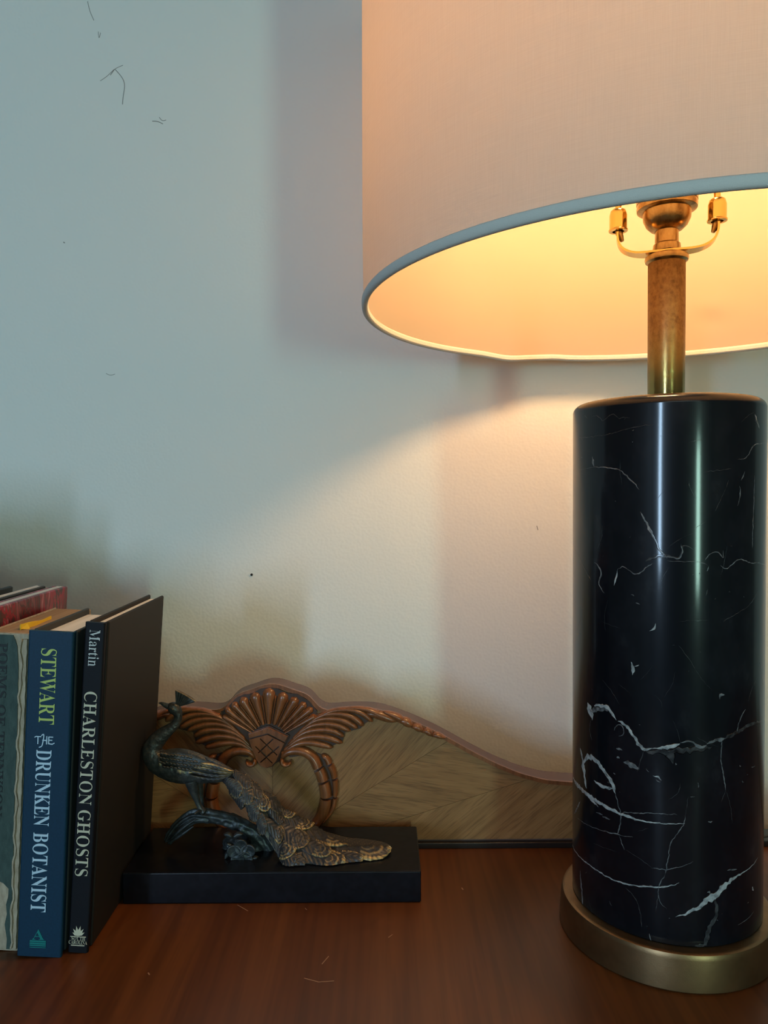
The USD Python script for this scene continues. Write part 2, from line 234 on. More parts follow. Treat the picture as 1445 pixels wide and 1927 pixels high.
obj('floor', box(X0, X1, FRONT_Y, WALL_Y + .1, -.05, 0), M_FLOORM, label='dark wooden floor under the dresser', kind='structure')
obj('ceiling', box(X0, X1, FRONT_Y, WALL_Y + .1, CEIL, CEIL + .05), M_ROOM, label='plain ceiling of the room', kind='structure')
obj('wall_right', box(X1, X1 + .1, FRONT_Y, WALL_Y + .1, 0, CEIL), M_ROOM, label='side wall on the right of the room', kind='structure')
fh = [(x - w / 2, x + w / 2, a, b) for x, a, b, w in WINS]; parts = []; u = X0      # wall behind the viewer: two unseen sashes below, an added fill transom above
for a, b, c, d in fh:
    parts += [box(u, a, FRONT_Y - .1, FRONT_Y, 0, 1.82), box(a, b, FRONT_Y - .1, FRONT_Y, 0, c), box(a, b, FRONT_Y - .1, FRONT_Y, d, 1.82)]; u = b
parts += [box(u, X1, FRONT_Y - .1, FRONT_Y, 0, 1.82), box(X0, X1, FRONT_Y - .1, FRONT_Y, ADDED_TRANSOM[3], CEIL), box(X0, ADDED_TRANSOM[0], FRONT_Y - .1, FRONT_Y, 1.82, ADDED_TRANSOM[3]), box(ADDED_TRANSOM[1], X1, FRONT_Y - .1, FRONT_Y, 1.82, ADDED_TRANSOM[3]), box(ADDED_TRANSOM[0], ADDED_TRANSOM[1], FRONT_Y - .1, FRONT_Y, 1.82, ADDED_TRANSOM[2])]
obj('wall_front', cat(parts), M_ROOM, label='wall behind the viewer with two narrow sashes and an added high fill transom', kind='structure')
fh.append(ADDED_TRANSOM)
obj('wall_left', box(X0 - .1, X0, FRONT_Y, WALL_Y + .1, 0, CEIL), M_ROOM, label='side wall on the left of the room', kind='structure')
for i, (a, b, c, d) in enumerate(fh):
    w = UsdGeom.Xform.Define(stage, f'/World/window_{i + 1}').GetPrim(); tag(w, ('unseen left narrow sash window', 'unseen right narrow sash window', 'added wide high transom window for fill')[i] + ' in the wall behind the viewer', kind='structure')  # sashes are out of view; the third opening is added for fill
    for q in ((a - .03, a, c - .03, d + .03), (b, b + .03, c - .03, d + .03), (a, b, d, d + .03), (a, b, c - .03, c)):
        obj('window_frame', box(q[0], q[1], FRONT_Y, FRONT_Y + .015, q[2], q[3]), M_FRAME, w)

# ---------------------------------------------------------------- dresser
TABLE_B, BY = 1.272 * L, 1.232 * L
def wood(name, ramp, scale, rough, coat=0.0, angle=0.0, streak=None, bump=.06):
    """Wood whose grain runs along y (tops) or, for upright veneer, at an angle in the x-z plane."""
    N = {'g': ('geometry', {}), 'm0': ('mapping', {'rotation': (0, angle, 0)}), 'm1': ('mapping', {'scale': scale}), 'n1': ('noise_texture', {'scale': 1.0, 'detail': 5.0, 'roughness': .62, 'distortion': .25}), 'r1': ('rgb_ramp', {'ramp': ramp}),
         'm2': ('mapping', {'scale': tuple(5.5 * q for q in scale)}), 'n2': ('noise_texture', {'scale': 1.0, 'detail': 3.0}), 'r2': ('rgb_ramp', {'ramp': streak or [(.38, (.62, .62, .62)), (.56, (1, 1, 1))]}),
         'x': ('mix', {'mix_type': 'multiply', 'fac': .75}), 'b': ('bump', {'strength': bump, 'distance': .001}), 'p': ('principled_bsdf', {'roughness': rough, 'coat_weight': coat, 'coat_roughness': .16})}
    K = [('g.position', 'm0.vector'), ('m0.vector', 'm1.vector'), ('m1.vector', 'n1.vector'), ('n1.fac', 'r1.fac'), ('m0.vector', 'm2.vector'), ('m2.vector', 'n2.vector'), ('n2.fac', 'r2.fac'), ('r1.color', 'x.color1'), ('r2.color', 'x.color2'), ('x.color', 'p.base_color'), ('n2.fac', 'b.height'), ('b.normal', 'p.normal')]
    return usdkit.material(stage, '/World/Looks/' + name, N, K, surface='p.BSDF')
M_TOP = wood('dresser_wood', [(.25, (.088, .023, .004)), (.45, (.130, .037, .007)), (.6, (.160, .049, .010)), (.78, (.105, .029, .006))], (34, 1.5, 10), .42, .08, streak=[(.36, (.70, .67, .64)), (.56, (1, 1, 1))], bump=.02)
d = thing('dresser', 'reddish brown polished wooden dresser top under the books, bird and lamp', 'dresser', loc=(0, .7 * L, 0))
obj('top', rbox(-.95, 1.0, .26 * L, TABLE_B, TZ - .03, TZ, .0025), M_TOP, d, 30)
obj('body', box(-.92, .97, .30 * L, TABLE_B - .01, .10, TZ - .03), M_TOP, d)
for k in range(3):
    dr = obj('drawer', rbox(-.89, .94, .29 * L - .006, .30 * L + .01, .13 + k * .2, .31 + k * .2, .003), M_TOP, d)
for x in (-.88, .89):
    for y in (.32 * L, 1.2 * L): obj('leg', rbox(x, x + .05, y, y + .04, 0, .10, .004), M_TOP, d)
M_SCR = mat('pale_scratch', (.42, .24, .14), .6)
for (a, b, w) in (((279, 1831), (281, 1834), 2.0), ((574, 1709), (577, 1712), 1.0), ((606, 1814), (618, 1800), 1.6), ((573, 1841), (600, 1848), 1.2), ((598, 1848), (628, 1846), 1.1), ((869, 1671), (871, 1674), 2.0), ((447, 1703), (466, 1714), 1.0), ((731, 1764), (738, 1759), 1.2)):
    p, q = on_z(*a, TZ), on_z(*b, TZ); ww = w * .5 * np.linalg.norm(p - [0, 0, EYE]) / FPX
    g = trimesh.creation.extrude_polygon(LineString([tuple(p[:2]), tuple(q[:2])]).buffer(ww, resolution=3), .0002, engine='earcut'); g.apply_translation([0, 0, TZ - .0001]); obj('scratch', g, M_SCR, d)

# ---------------------------------------------------------------- carved backboard
CX0 = 512.0
half = [(512, 1286), (528.7, 1288.4), (549.5, 1296.7), (572, 1303), (587, 1312), (595, 1325), (605.5, 1334.5), (621, 1335.8), (649, 1333), (672, 1332.6), (700, 1333), (720, 1336), (751, 1346.6), (780, 1357.5), (816, 1374), (845, 1389), (888, 1413), (931, 1435), (978, 1454.5), (1025, 1467), (1074, 1471), (1130, 1474), (1190, 1480), (1250, 1492), (1290, 1512), (1312, 1540), (1318, 1594)]
rs_ = np.array(half[:-3]); dd = np.r_[0, np.cumsum(np.hypot(*np.diff(rs_, axis=0).T))]
sm = np.array([np.interp(np.linspace(0, dd[-1], 140), dd, rs_[:, k]) for k in (0, 1)]).T
ker = np.ones(5) / 5; sp_ = np.pad(sm, ((2, 2), (0, 0)), 'edge'); sp_[:2, 0] = 2 * CX0 - sm[[2, 1], 0]; sp_[:2, 1] = sm[[2, 1], 1]
sm = np.array([np.convolve(sp_[:, k], ker, 'valid') for k in (0, 1)]).T
right = [tuple(q) for q in sm] + half[-2:]
outline = [(2 * CX0 - u, v) for u, v in right[::-1]] + right[1:]
def P2(u, v, Y): return tuple(on_y(u, v, Y)[[0, 2]])
def poly_px(pts, Y): return Polygon([P2(u, v, Y) for u, v in pts]).buffer(0)
board = poly_px(outline, BY); board = board.intersection(Polygon([(-2, TZ + .004), (2, TZ + .004), (2, 2), (-2, 2)]))
M_CARVE = wood('carved_mahogany', [(.3, (.18, .060, .020)), (.5, (.27, .095, .032)), (.7, (.22, .074, .025))], (60, 60, 9), .34, .35)
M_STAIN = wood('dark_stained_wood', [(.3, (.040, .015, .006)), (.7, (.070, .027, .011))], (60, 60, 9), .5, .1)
M_BACKB = wood('crest_wood', [(.3, (.10, .037, .014)), (.7, (.16, .058, .022))], (60, 60, 9), .4, .2)
M_EDGE = mat('board_edge_varnish', (.125, .070, .058), .45)
VR = [(.28, (.22, .100, .030)), (.5, (.30, .143, .046)), (.68, (.36, .178, .062)), (.82, (.26, .121, .038))]
VS = [(.34, (.60, .56, .52)), (.5, (1, 1, 1))]
M_VEN = [wood(f'veneer_{n}', VR, (10, 30, 150), .45, .08, a, VS) for n, a in (('rising', .85), ('level', -.14), ('slanted', .70), ('falling', -.85), ('flat', .14), ('leaning', -.70))]
b = thing('backboard', 'carved wooden backboard with shell crest and feathered scrolls along the back of the dresser', 'backboard', loc=(0, BY, TZ))
PANEL = obj('board', extrude_xz(board, BY + .0006, BY + .040 * L), M_EDGE, b)
inner = board.buffer(-.0026)
cut = lambda pts: poly_px(pts, BY)
A1, A2, B1, B2 = (505, 1600), (960, 1323), (600, 1590), (1100, 1433)      # the two matched seams run through these points
pieces = [cut([(513, 1200), (513, 1603), A1, A2, (960, 1200)]), cut([A1, A2, (1300, 1323), (1100, 1433), B1, (600, 1660), (500, 1660)]), cut([B1, B2, (1300, 1370), (1400, 1300), (1400, 1700), (600, 1700)])]
mir = lambda pts: [(1026 - u, v) for u, v in pts]
pieces += [cut(mir([(513, 1200), (513, 1603), A1, A2, (960, 1200)])), cut(mir([A1, A2, (1300, 1323), (1100, 1433), B1, (600, 1660), (500, 1660)])), cut(mir([B1, B2, (1300, 1370), (1400, 1300), (1400, 1700), (600, 1700)]))]
for g, m in zip(pieces, M_VEN):
    obj('veneer', extrude_xz(g.intersection(inner).buffer(-.00012), BY - .0004, BY + .001), m, PANEL)
rim = board.difference(board.buffer(-.0030)).intersection(Polygon([P2(*q, BY) for q in ((-300, 1200), (1500, 1200), (1500, 1560), (-300, 1560))]))
obj('edge_moulding', extrude_xz(rim.buffer(.0001), BY - .0016, BY + .001), M_CARVE, b, 30, label='thin reddish moulding along the top edge')
obj('base_strip', rbox(-.29, .40, BY - .004, BY + .02, TZ, TZ + .0052, .0008), M_HOLE and mat('black_lacquer', (.018, .014, .012), .25), b, 30, label='thin black strip under the panel')
# crest: dark stained ground, ribs of the shell, wings, shield, scrolls.   z8: traced at 4.817 px per pixel from (400, 1250)
Z8 = dict(scale=4.817, off=(400, 1250)); AXIS = 512.0
g8 = lambda pts: [(400 + x / 4.817, 1250 + y / 4.817) for x, y in pts]
ground = [(515, 195), (425, 205), (330, 240), (235, 255), (150, 300), (95, 375), (70, 430)]
gr = g8(ground + [(2 * 515 - x, y) for x, y in ground[::-1]][1:])
crest_ground = union_all([poly_px(gr + g8([(960, 450), (700, 800), (590, 880), (430, 880), (330, 800), (70, 450)]), BY)]).intersection(board)
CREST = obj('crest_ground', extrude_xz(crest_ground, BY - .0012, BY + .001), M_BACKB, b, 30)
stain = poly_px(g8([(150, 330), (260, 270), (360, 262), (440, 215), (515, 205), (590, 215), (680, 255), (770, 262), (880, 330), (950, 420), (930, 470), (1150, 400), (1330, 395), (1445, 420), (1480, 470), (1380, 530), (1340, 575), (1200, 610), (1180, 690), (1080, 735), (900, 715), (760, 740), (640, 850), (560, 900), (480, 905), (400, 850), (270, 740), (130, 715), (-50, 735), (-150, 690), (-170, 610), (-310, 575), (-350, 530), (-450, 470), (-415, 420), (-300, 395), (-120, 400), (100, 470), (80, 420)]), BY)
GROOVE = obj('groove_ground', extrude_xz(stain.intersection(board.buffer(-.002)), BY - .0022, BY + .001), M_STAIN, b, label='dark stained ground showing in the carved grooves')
FX, FY = 512, 700
def rib(a, r0, r1, w0, w1, h):
    s, c = math.sin(math.radians(a)), math.cos(math.radians(a)); q = [(FX + s * r, FY - c * r) for r in np.linspace(r0, r1, 5)]
    obj('shell_rib', half_round(q, np.linspace(w0, w1, 5), BY - .0018, h, prof=.6, ends=(0, 1), **Z8), M_CARVE, CREST, 40)
for a, r1, w in ((0, 486, 108), (17.3, 468, 92), (32, 474, 78), (43.2, 486, 64), (52.2, 500, 58), (60.6, 488, 50)):
    for s in ((1,) if a == 0 else (1, -1)):
        rib(s * a, 165, r1, w * .34, w * 1.26, .0044)
for a, r1 in ((8.7, 430), (24.6, 425), (37.7, 430), (47.8, 440), (56.5, 440)):
    for s in (1, -1): rib(s * a, 170, r1, 6, 15, .0036)
flutes = [([(635, 805), (760, 722), (900, 708), (1010, 730), (1095, 752)], (26, 44, 50, 48, 30)), ([(655, 772), (780, 680), (950, 648), (1090, 675), (1180, 712)], (22, 40, 48, 50, 34)), ([(690, 722), (820, 622), (980, 588), (1110, 606), (1195, 655)], (20, 38, 46, 48, 34)),
          ([(735, 665), (880, 560), (1030, 535), (1150, 556), (1255, 604)], (18, 36, 44, 48, 32)), ([(790, 608), (930, 508), (1080, 488), (1220, 520), (1320, 580)], (18, 34, 42, 48, 34)), ([(850, 552), (980, 465), (1150, 445), (1285, 485), (1370, 558)], (18, 34, 42, 46, 36)),
          ([(925, 492), (1060, 428), (1250, 410), (1370, 450), (1450, 520)], (20, 32, 38, 44, 34)), ([(960, 456), (1150, 408), (1340, 396), (1460, 430), (1560, 486)], (14, 22, 30, 44, 40))]
for pts, w in flutes:
    for s in (1, -1):
        q = pts if s == 1 else [(2 * 512 - x, y) for x, y in pts]
        obj('wing_flute', half_round(q, np.array(w) * 1.3, BY - .0018, .0042, prof=.6, n=26, ends=(0, 1), **Z8), M_CARVE, GROOVE, 40)
Z7 = dict(scale=2.779, off=(600, 1280))
arm = [([(240, 172), (300, 176), (360, 196), (415, 212)], (20, 48, 46, 18)), ([(330, 160), (390, 180), (430, 200), (455, 205)], (12, 34, 36, 10)), ([(408, 216), (440, 210), (475, 226), (500, 236)], (14, 42, 44, 14)), ([(478, 246), (505, 240), (530, 252), (552, 262)], (12, 38, 38, 12)), ([(534, 272), (560, 262), (585, 276), (604, 284)], (10, 34, 34, 10)), ([(582, 290), (610, 283), (640, 292), (668, 297)], (10, 30, 28, 8))]
for pts, w in arm:
    for s in (1, -1):
        q = pts if s == 1 else [(2 * (507 - 600) * 2.779 - x, y) for x, y in pts]
        obj('rope_twist', half_round(q, w, BY - .0008, .0052, prof=.55, n=16, **Z7), M_CARVE, b, 40)
# shield with its lattice cut in
sh = Polygon([(332, 612), (512, 552), (688, 636), (640, 730), (585, 852), (545, 900), (492, 915), (440, 892), (400, 822), (350, 690)]).buffer(8).buffer(-8)
cuts = [[(300, 668), (350, 655), (508, 612), (660, 690), (720, 720)], [(445, 655), (592, 798)], [(403, 725), (548, 868)], [(556, 658), (428, 778)], [(608, 725), (448, 862)]]
sh2 = sh.difference(union_all([LineString(c).buffer(5.5) for c in cuts]))
ring8 = lambda r: [P2(400 + x / 4.817, 1250 + y / 4.817, BY) for x, y in r.coords]
px8 = lambda g: Polygon(ring8(g.exterior), [ring8(r) for r in g.interiors]).buffer(0)
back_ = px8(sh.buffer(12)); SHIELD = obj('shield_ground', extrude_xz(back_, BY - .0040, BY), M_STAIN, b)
for g in sh2.geoms:
    g = px8(g)
    if g.area < 2e-7: continue
    m = m3.Manifold
    lo, hi = g.buffer(0), g.buffer(-.0005)
    if hi.is_empty or hi.geom_type != 'Polygon': hi = lo
    top = extrude_xz(lo, BY - .0058, BY - .001); obj('shield_facet', cat([top, extrude_xz(hi, BY - .0066, BY - .0057)]), M_CARVE, SHIELD)
# C scrolls: inner roll and notched outer rim
def scroll(s):
    f = lambda pts: pts if s == 1 else [(2 * 512 - x, y) for x, y in pts]
    g8s = f([(620, 800), (900, 770), (1060, 830), (1150, 1050), (1130, 1250), (1000, 1450), (840, 1540), (960, 1380), (1000, 1200), (950, 980), (850, 830), (700, 850)])
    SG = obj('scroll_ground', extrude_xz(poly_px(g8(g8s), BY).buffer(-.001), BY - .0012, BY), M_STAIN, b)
    segs = [([(620, 850), (680, 790), (770, 775), (860, 800), (925, 860), (955, 925)], (44, 76, 88, 92, 98, 102)), ([(964, 945), (985, 985), (1003, 1045)], (104, 106, 108)), ([(1008, 1065), (1022, 1120), (1030, 1190)], (108, 110, 110)), ([(1031, 1212), (1015, 1300), (960, 1410), (880, 1490), (800, 1535)], (110, 108, 98, 84, 54))]
    for k, (pts, w) in enumerate(segs):
        obj('scroll', half_round(f(pts), w, BY - .0008, .0070, prof=.5, taper=True, ends=(k == 0, k == 3), sec=11, **Z8), M_CARVE, SG, 40)
    segs = [([(985, 815), (1030, 840), (1058, 890)], (40, 56, 62)), ([(1065, 908), (1090, 960), (1104, 1020)], (60, 58, 56)), ([(1108, 1040), (1115, 1110), (1112, 1185)], (54, 50, 46)), ([(1112, 1205), (1095, 1290), (1050, 1370), (990, 1440)], (46, 44, 38, 22))]
    for k, (pts, w) in enumerate(segs):
        obj('scroll_rim', half_round(f(pts), w, BY - .0008, .0058, prof=.5, ends=(k == 0, k == 3), **Z8), M_CARVE, SG, 40)
    obj('scroll_curl', half_round(f([(640, 835), (640, 885), (690, 895), (715, 860)]), (44, 52, 46, 26), BY - .0012, .0075, prof=.5, n=24, **Z8), M_CARVE, SG, 40)
scroll(1); scroll(-1)
# ---------------------------------------------------------------- peacock figure on its stone base
SLAB = (-.383 * L, .0505 * L, 1.063 * L, 1.209 * L); SZ = TZ + .0462 * L; PY = 1.132 * L
M_SLAB = mat('black_stone', (.006, .007, .010), .26, spec=.3, noise=((160, 160, 160), 3, [(.35, (.004, .005, .008)), (.8, (.009, .010, .016))]), bump=((900, 900, 900), .03, .0004))
GOLD = (.52, .33, .12)
M_BRONZE = mat('dark_bronze', (.030, .034, .036), .40, .4, noise=((220, 220, 220), 3, [(.3, (.030, .034, .034)), (.55, (.065, .068, .064)), (.8, (.13, .115, .085))]), bump=((700, 700, 700), .25, .0006), attr=('gilt', GOLD, .35, 1.0))
M_TAIL = mat('bronze_feathers', (.030, .034, .045), .44, .35, noise=((300, 300, 300), 3, [(.3, (.034, .036, .044)), (.6, (.075, .068, .064)), (.85, (.15, .115, .070))]), bump=((900, 900, 900), .2, .0005), attr=('gilt', (.62, .42, .17), .25, .9))
M_BRANCH = mat('bronze_branch', (.03, .036, .04), .42, .5, noise=((120, 120, 200), 3, [(.3, (.030, .036, .038)), (.7, (.075, .088, .092))]), bump=((500, 500, 500), .3, .0008))
pk = thing('peacock_figure', 'dark bronze peacock with gilded tail feathers on a black stone base', 'figurine', loc=(-.16 * L, PY, TZ))
obj('stone_base', rbox(SLAB[0], SLAB[1], SLAB[2], SLAB[3], TZ, SZ, .0012), M_SLAB, pk, 30, label='polished black rectangular base')
def P4(x, y, dy=0.0): return on_y(260 + x / 4.817, 1280 + y / 4.817, PY + dy)
def P5(x, y, dy=0.0): return on_y(440 + x / 4.014, 1480 + y / 4.014, PY + dy)
ZP = L * 1.132 / FPX / 4.817          # metres per zoomed pixel at the figure
def cells(p, s, seed=0):
    """Scale-like bumps: distance to the nearest jittered lattice point, 1 at centres."""
    q = p / s; i = np.floor(q).astype(int); best = np.full(len(p), 9.0)
    for dx in (-1, 0, 1):
        for dy in (-1, 0, 1):
            for dz in (-1, 0, 1):
                c = i + (dx, dy, dz); h = np.sin(c @ np.array([12.9898, 78.233, 37.719]) + seed) * 43758.5453; j = np.stack([h, h * 1.37, h * 1.91], 1) % 1.0
                best = np.minimum(best, np.linalg.norm(q - (c + .15 + .7 * j), axis=1))
    return np.clip(1 - best, 0, 1)
body = [(262, 238, 17), (284, 240, 38), (318, 252, 56), (350, 284, 48), (364, 330, 37), (348, 382, 39), (300, 432, 49), (235, 485, 64), (172, 545, 76), (134, 612, 88), (148, 690, 104), (235, 762, 118), (350, 805, 122), (480, 832, 108), (600, 850, 86), (720, 862, 64), (850, 862, 36)]
bp = spline([(*P4(x, y), r * ZP) for x, y, r in body], 170)
bm = tube(bp[:, :3], bp[:, 3], sides=64, flat=.86)
v = bm.vertices.copy(); nn = bm.vertex_normals
px4 = np.array([((260 - 722.5) + 0, 0)]); z4x = (722.5 + FPX * v[:, 0] / v[:, 1] - 260) * 4.817      # position along the bird, for where its plumage lies
top_ = np.clip((v[:, 2] - np.interp(v[:, 0], np.sort(bp[60:, 0]), bp[60:, 2][np.argsort(bp[60:, 0])])) / (60 * ZP) + .4, 0, 1) * (z4x > 150) * np.clip((np.arange(len(v)) / 64 - 62) / 12, 0, 1)
c1, c2 = cells(v, .0052), cells(v, .0021, 5)
fine = meshkit.fbm(v * 420, 3)
v += nn * (top_ * (c1 - .45) * .0016 + (1 - top_) * (fine - .5) * .0009)[:, None]
g_body = np.clip(top_ * (c1 > .55) * (.35 + fine), 0, 1) * .75 + np.clip((fine - .62) * 2, 0, .4)
bm = trimesh.Trimesh(v, bm.faces, process=False)
obj('body', bm, M_BRONZE, pk, True, {'gilt': g_body})
obj('beak', tube([P4(275, 240), P4(235, 220), P4(205, 208), P4(183, 207)], [26 * ZP, 20 * ZP, 11 * ZP, 2 * ZP], 18, 14), M_BRONZE, pk, True, {'gilt': np.zeros(18 * 14 + 2)})
e = trimesh.creation.icosphere(2, 11 * ZP); e.apply_translation(P4(312, 262, -50 * ZP)); obj('eye', e, mat('eye_glaze', (.16, .14, .10), .3, .4), pk, True)
# crest: a thick ribbed fan
fan = [[P4(345 + (338 - 345) * t, 232 + (86 - 232) * t) * (1 - s) + s * P4(398 + (526 - 398) * t, 232 + (192 - 232) * t) for s in np.linspace(0, 1, 57)] for t in np.linspace(0, 1, 22)]
fan = np.array(fan); s_ = np.linspace(0, 1, 57); t_ = np.linspace(0, 1, 22)
hh = (9 + 5 * np.abs(np.sin(s_ * PI * 7))[None] * np.ones((22, 1)) + 5 * t_[:, None]) * ZP
bow = 26 * ZP * np.sin(s_ * PI)[None] * t_[:, None]
F = np.concatenate([fan - np.stack([0 * hh, hh, 0 * hh], -1) + np.stack([0 * bow, 0 * bow, .35 * bow], -1), (fan + np.stack([0 * hh, hh, 0 * hh], -1) + np.stack([0 * bow, 0 * bow, .35 * bow], -1))[:, ::-1]], 1)
fm = grid(F, True, True); gg = np.r_[(np.tile(np.r_[np.abs(np.sin(s_ * PI * 7)) < .35, np.zeros(57, bool)], (22, 1)) * .35 + (t_[:, None] > .94) * .5 * np.ones((22, 114))).ravel(), 0, .5]
obj('crest', fm, M_BRONZE, pk, True, {'gilt': gg})
# folded wing: shoulder patch and long flight feathers on the side we see
def plume(path, widths, dy, h, name, mat_, gilt, parent=None, dirn=(0, -1, .12), barb=0.0, n=40, sec=17, edge=.25):
    p = np.array(path, float); q = np.c_[p, widths]; s = spline(q, n); t = np.gradient(s[:, :2], axis=0); t /= np.linalg.norm(t, axis=1, keepdims=True); nn = np.c_[-t[:, 1], t[:, 0]]
    sg = np.linspace(-1, 1, sec); V = np.zeros((n, 2 * sec, 3)); G = np.zeros((n, 2 * sec)); dn = np.array(dirn) / np.linalg.norm(dirn)
    u = np.linspace(0, 1, n)
    for j, a in enumerate(sg):
        prof = (1 - a ** 4) * np.minimum(1, np.sqrt(np.clip(np.minimum(u, 1 - u) * 9, .01, 1)))
        hb = h * prof + barb * np.sin(u * n * 1.3 + abs(a) * 4.0) * prof
        for k in range(n):
            c = s[k, :2] + nn[k] * a * s[k, 2] * .5; base = P4(c[0], c[1], dy)
            V[k, j] = base + dn * hb[k]; V[k, 2 * sec - 1 - j] = base - dn * .0004
        G[:, j] = gilt * np.clip(1 - np.abs(np.abs(a) - (1 - edge)) / edge, 0, 1) * (.8 + .4 * np.sin(u * 9 + a))
    return obj(name, grid(V, True, True), mat_, parent or pk, True, {'gilt': np.r_[G.ravel(), 0, 0]})
wy = -.0085
WING = plume([(195, 700), (300, 705), (430, 725), (580, 765), (720, 800), (860, 826)], (110, 170, 196, 170, 110, 22), wy, .0042, 'wing', M_BRONZE, .25, edge=.2)
for k, (path, wd, g) in enumerate([([(560, 752), (640, 765), (760, 795), (868, 824)], (22, 50, 44, 10), 1.0), ([(480, 775), (600, 795), (740, 826), (866, 836)], (20, 40, 40, 10), .9), ([(415, 800), (560, 838), (720, 862), (856, 846)], (18, 36, 40, 10), .55), ([(465, 852), (590, 884), (720, 890), (842, 858)], (14, 32, 34, 10), .45), ([(600, 700), (700, 742), (780, 785), (862, 816)], (18, 40, 40, 10), .35)]):
    plume(path, wd, wy - .0030 + .0006 * k, .0026, 'wing_feather', M_TAIL, g, WING, barb=.0002, edge=.5)
r2 = np.random.default_rng(3)
for row, (x0, x1, yb, n) in enumerate(((215, 470, 668, 9), (205, 520, 705, 11), (200, 560, 742, 12), (235, 480, 778, 8))):
    for x in np.linspace(x0, x1, n):
        y = yb + .11 * (x - 215) + r2.uniform(-5, 5)
        plume([(x - 16, y - 6), (x, y), (x + 20, y + 8)], (12, 26, 16), wy - .0036, .0016, 'covert_feather', M_BRONZE, .8, WING, n=10, sec=7, edge=.4)
# legs, feet, branch
LEG = obj('leg', tube([P4(480, 905, -.004), P4(505, 1000, -.004), P4(535, 1090, -.004), P4(572, 1170, -.004), P4(600, 1200, -.004)], np.array([62, 44, 27, 27, 34]) * ZP, 18, 30), M_BRONZE, pk, True, {'gilt': np.zeros(18 * 30 + 2)})
LEG2 = obj('leg', tube([P4(540, 905, .007), P4(562, 1000, .007), P4(572, 1090, .007), P4(590, 1185, .007)], np.array([46, 32, 22, 26]) * ZP, 16, 26), M_BRONZE, pk, True, {'gilt': np.zeros(16 * 26 + 2)})
for s, dy in ((1, -.004), (2, .007)):
    for dx, dd_ in ((-75, -.004), (-60, .003), (-70, 0.0)):
        obj('toe', tube([P4(585, 1188, dy), P4(585 + dx * .5, 1190, dy + dd_ * .5 - .002), P4(585 + dx, 1214, dy + dd_ - .004)], np.array([17, 13, 6]) * ZP, 10, 10), M_BRONZE, (LEG, LEG2)[s - 1], True, {'gilt': np.zeros(102)})
br = [(268, 1462, 30), (330, 1375, 46), (410, 1295, 56), (510, 1235, 60), (640, 1232, 60), (790, 1262, 62), (940, 1316, 64), (1065, 1392, 62), (1150, 1490, 58), (1225, 1590, 56), (1290, 1655, 40)]
s = spline([(*P4(x, y, .001), r * ZP) for x, y, r in br], 120); m = tube(s[:, :3], s[:, 3], 40, flat=.9); v = m.vertices.copy(); ang = np.r_[np.tile(np.arange(40), 120), 0, 0]; al = np.r_[np.repeat(np.arange(120), 40), 0, 119]
amp = .0007 * (.4 + 1.0 * (al < 45)); v += m.vertex_normals * (amp * np.sin(ang * 2 * PI / 40 * 7 + 1.2 * np.sin(al * .09)) + (meshkit.fbm(v * 260, 3) - .5) * .0022)[:, None]
v[:, 2] = np.maximum(v[:, 2], SZ - .0005); BRANCH = obj('branch', trimesh.Trimesh(v, m.faces, process=False), M_BRANCH, pk, True)
obj('branch_ridge', tube([P4(272, 1478, -.006), P4(380, 1410, -.009), P4(500, 1325, -.010)], np.array([8, 14, 6]) * ZP, 10, 20), M_BRANCH, BRANCH, True)
obj('branch_ridge', tube([P4(300, 1440, -.007), P4(400, 1345, -.0105), P4(520, 1262, -.011)], np.array([8, 12, 5]) * ZP, 10, 20), M_BRANCH, BRANCH, True)
# leafy mound with an open flower
def blob(centers, edge=.0012, smooth=8):
    ms = [m3.Manifold.sphere(r, 24).scale(sc).translate(tuple(c)) for c, r, sc in centers]
    m = m3.Manifold.batch_boolean(ms, m3.OpType.Add).refine_to_length(edge); q = m.to_mesh(); t = trimesh.Trimesh(q.vert_properties[:, :3], q.tri_verts, process=True)
    trimesh.smoothing.filter_taubin(t, iterations=smooth); return t
mc = [(P4(x, y, .004), r * ZP * 1.12, (1, .75, 1)) for x, y, r in ((840, 1580, 95), (930, 1520, 120), (1060, 1560, 120), (1160, 1600, 90), (840, 1480, 70), (1220, 1640, 60))]
mo = blob(mc); v = mo.vertices.copy(); v += mo.vertex_normals * ((meshkit.fbm(v * 300, 3) - .5) * .003)[:, None]; v[:, 2] = np.maximum(v[:, 2], SZ - .0006)
MOUND = obj('mound', trimesh.Trimesh(v, mo.faces, process=False), M_BRANCH, pk, True)
fc = np.array(P4(942, 1556, -.0135))
e = trimesh.creation.icosphere(2, 22 * ZP); e.apply_translation(fc + [0, -.001, 0]); FLOWER = obj('flower_centre', e, M_BRANCH, pk, True)
for k in range(5):
    a = k * 2 * PI / 5 + .35; d_ = np.array([math.cos(a), 0, math.sin(a)]); pe = trimesh.creation.icosphere(3, 1.0); v = pe.vertices * [72 * ZP, .0030, 62 * ZP]
    v[:, 1] += .0022 * (np.hypot(v[:, 0], v[:, 2]) / (55 * ZP)) ** 2 * -1; R = trimesh.transformations.rotation_matrix(-a, [0, 1, 0])[:3, :3]; v = v @ R.T + fc + d_ * 60 * ZP
    obj('petal', trimesh.Trimesh(v, pe.faces, process=False), M_BRANCH, FLOWER, True)
for a_, b_, w_ in (((775, 1395), (860, 1420), 40), ((860, 1420), (955, 1392), 42), ((800, 1470), (880, 1540), 40), ((890, 1440), (940, 1470), 36), ((1010, 1640), (1090, 1600), 40), ((790, 1620), (830, 1540), 40)):
    (x0, y0), (x1, y1) = a_, b_; plume([(x0, y0), ((x0 + x1) / 2, (y0 + y1) / 2 - 8), (x1, y1)], (6, w_ * 1.2, 6), -.0135,   .0026, 'leaf', M_BRANCH, 0, MOUND, n=14, sec=9)
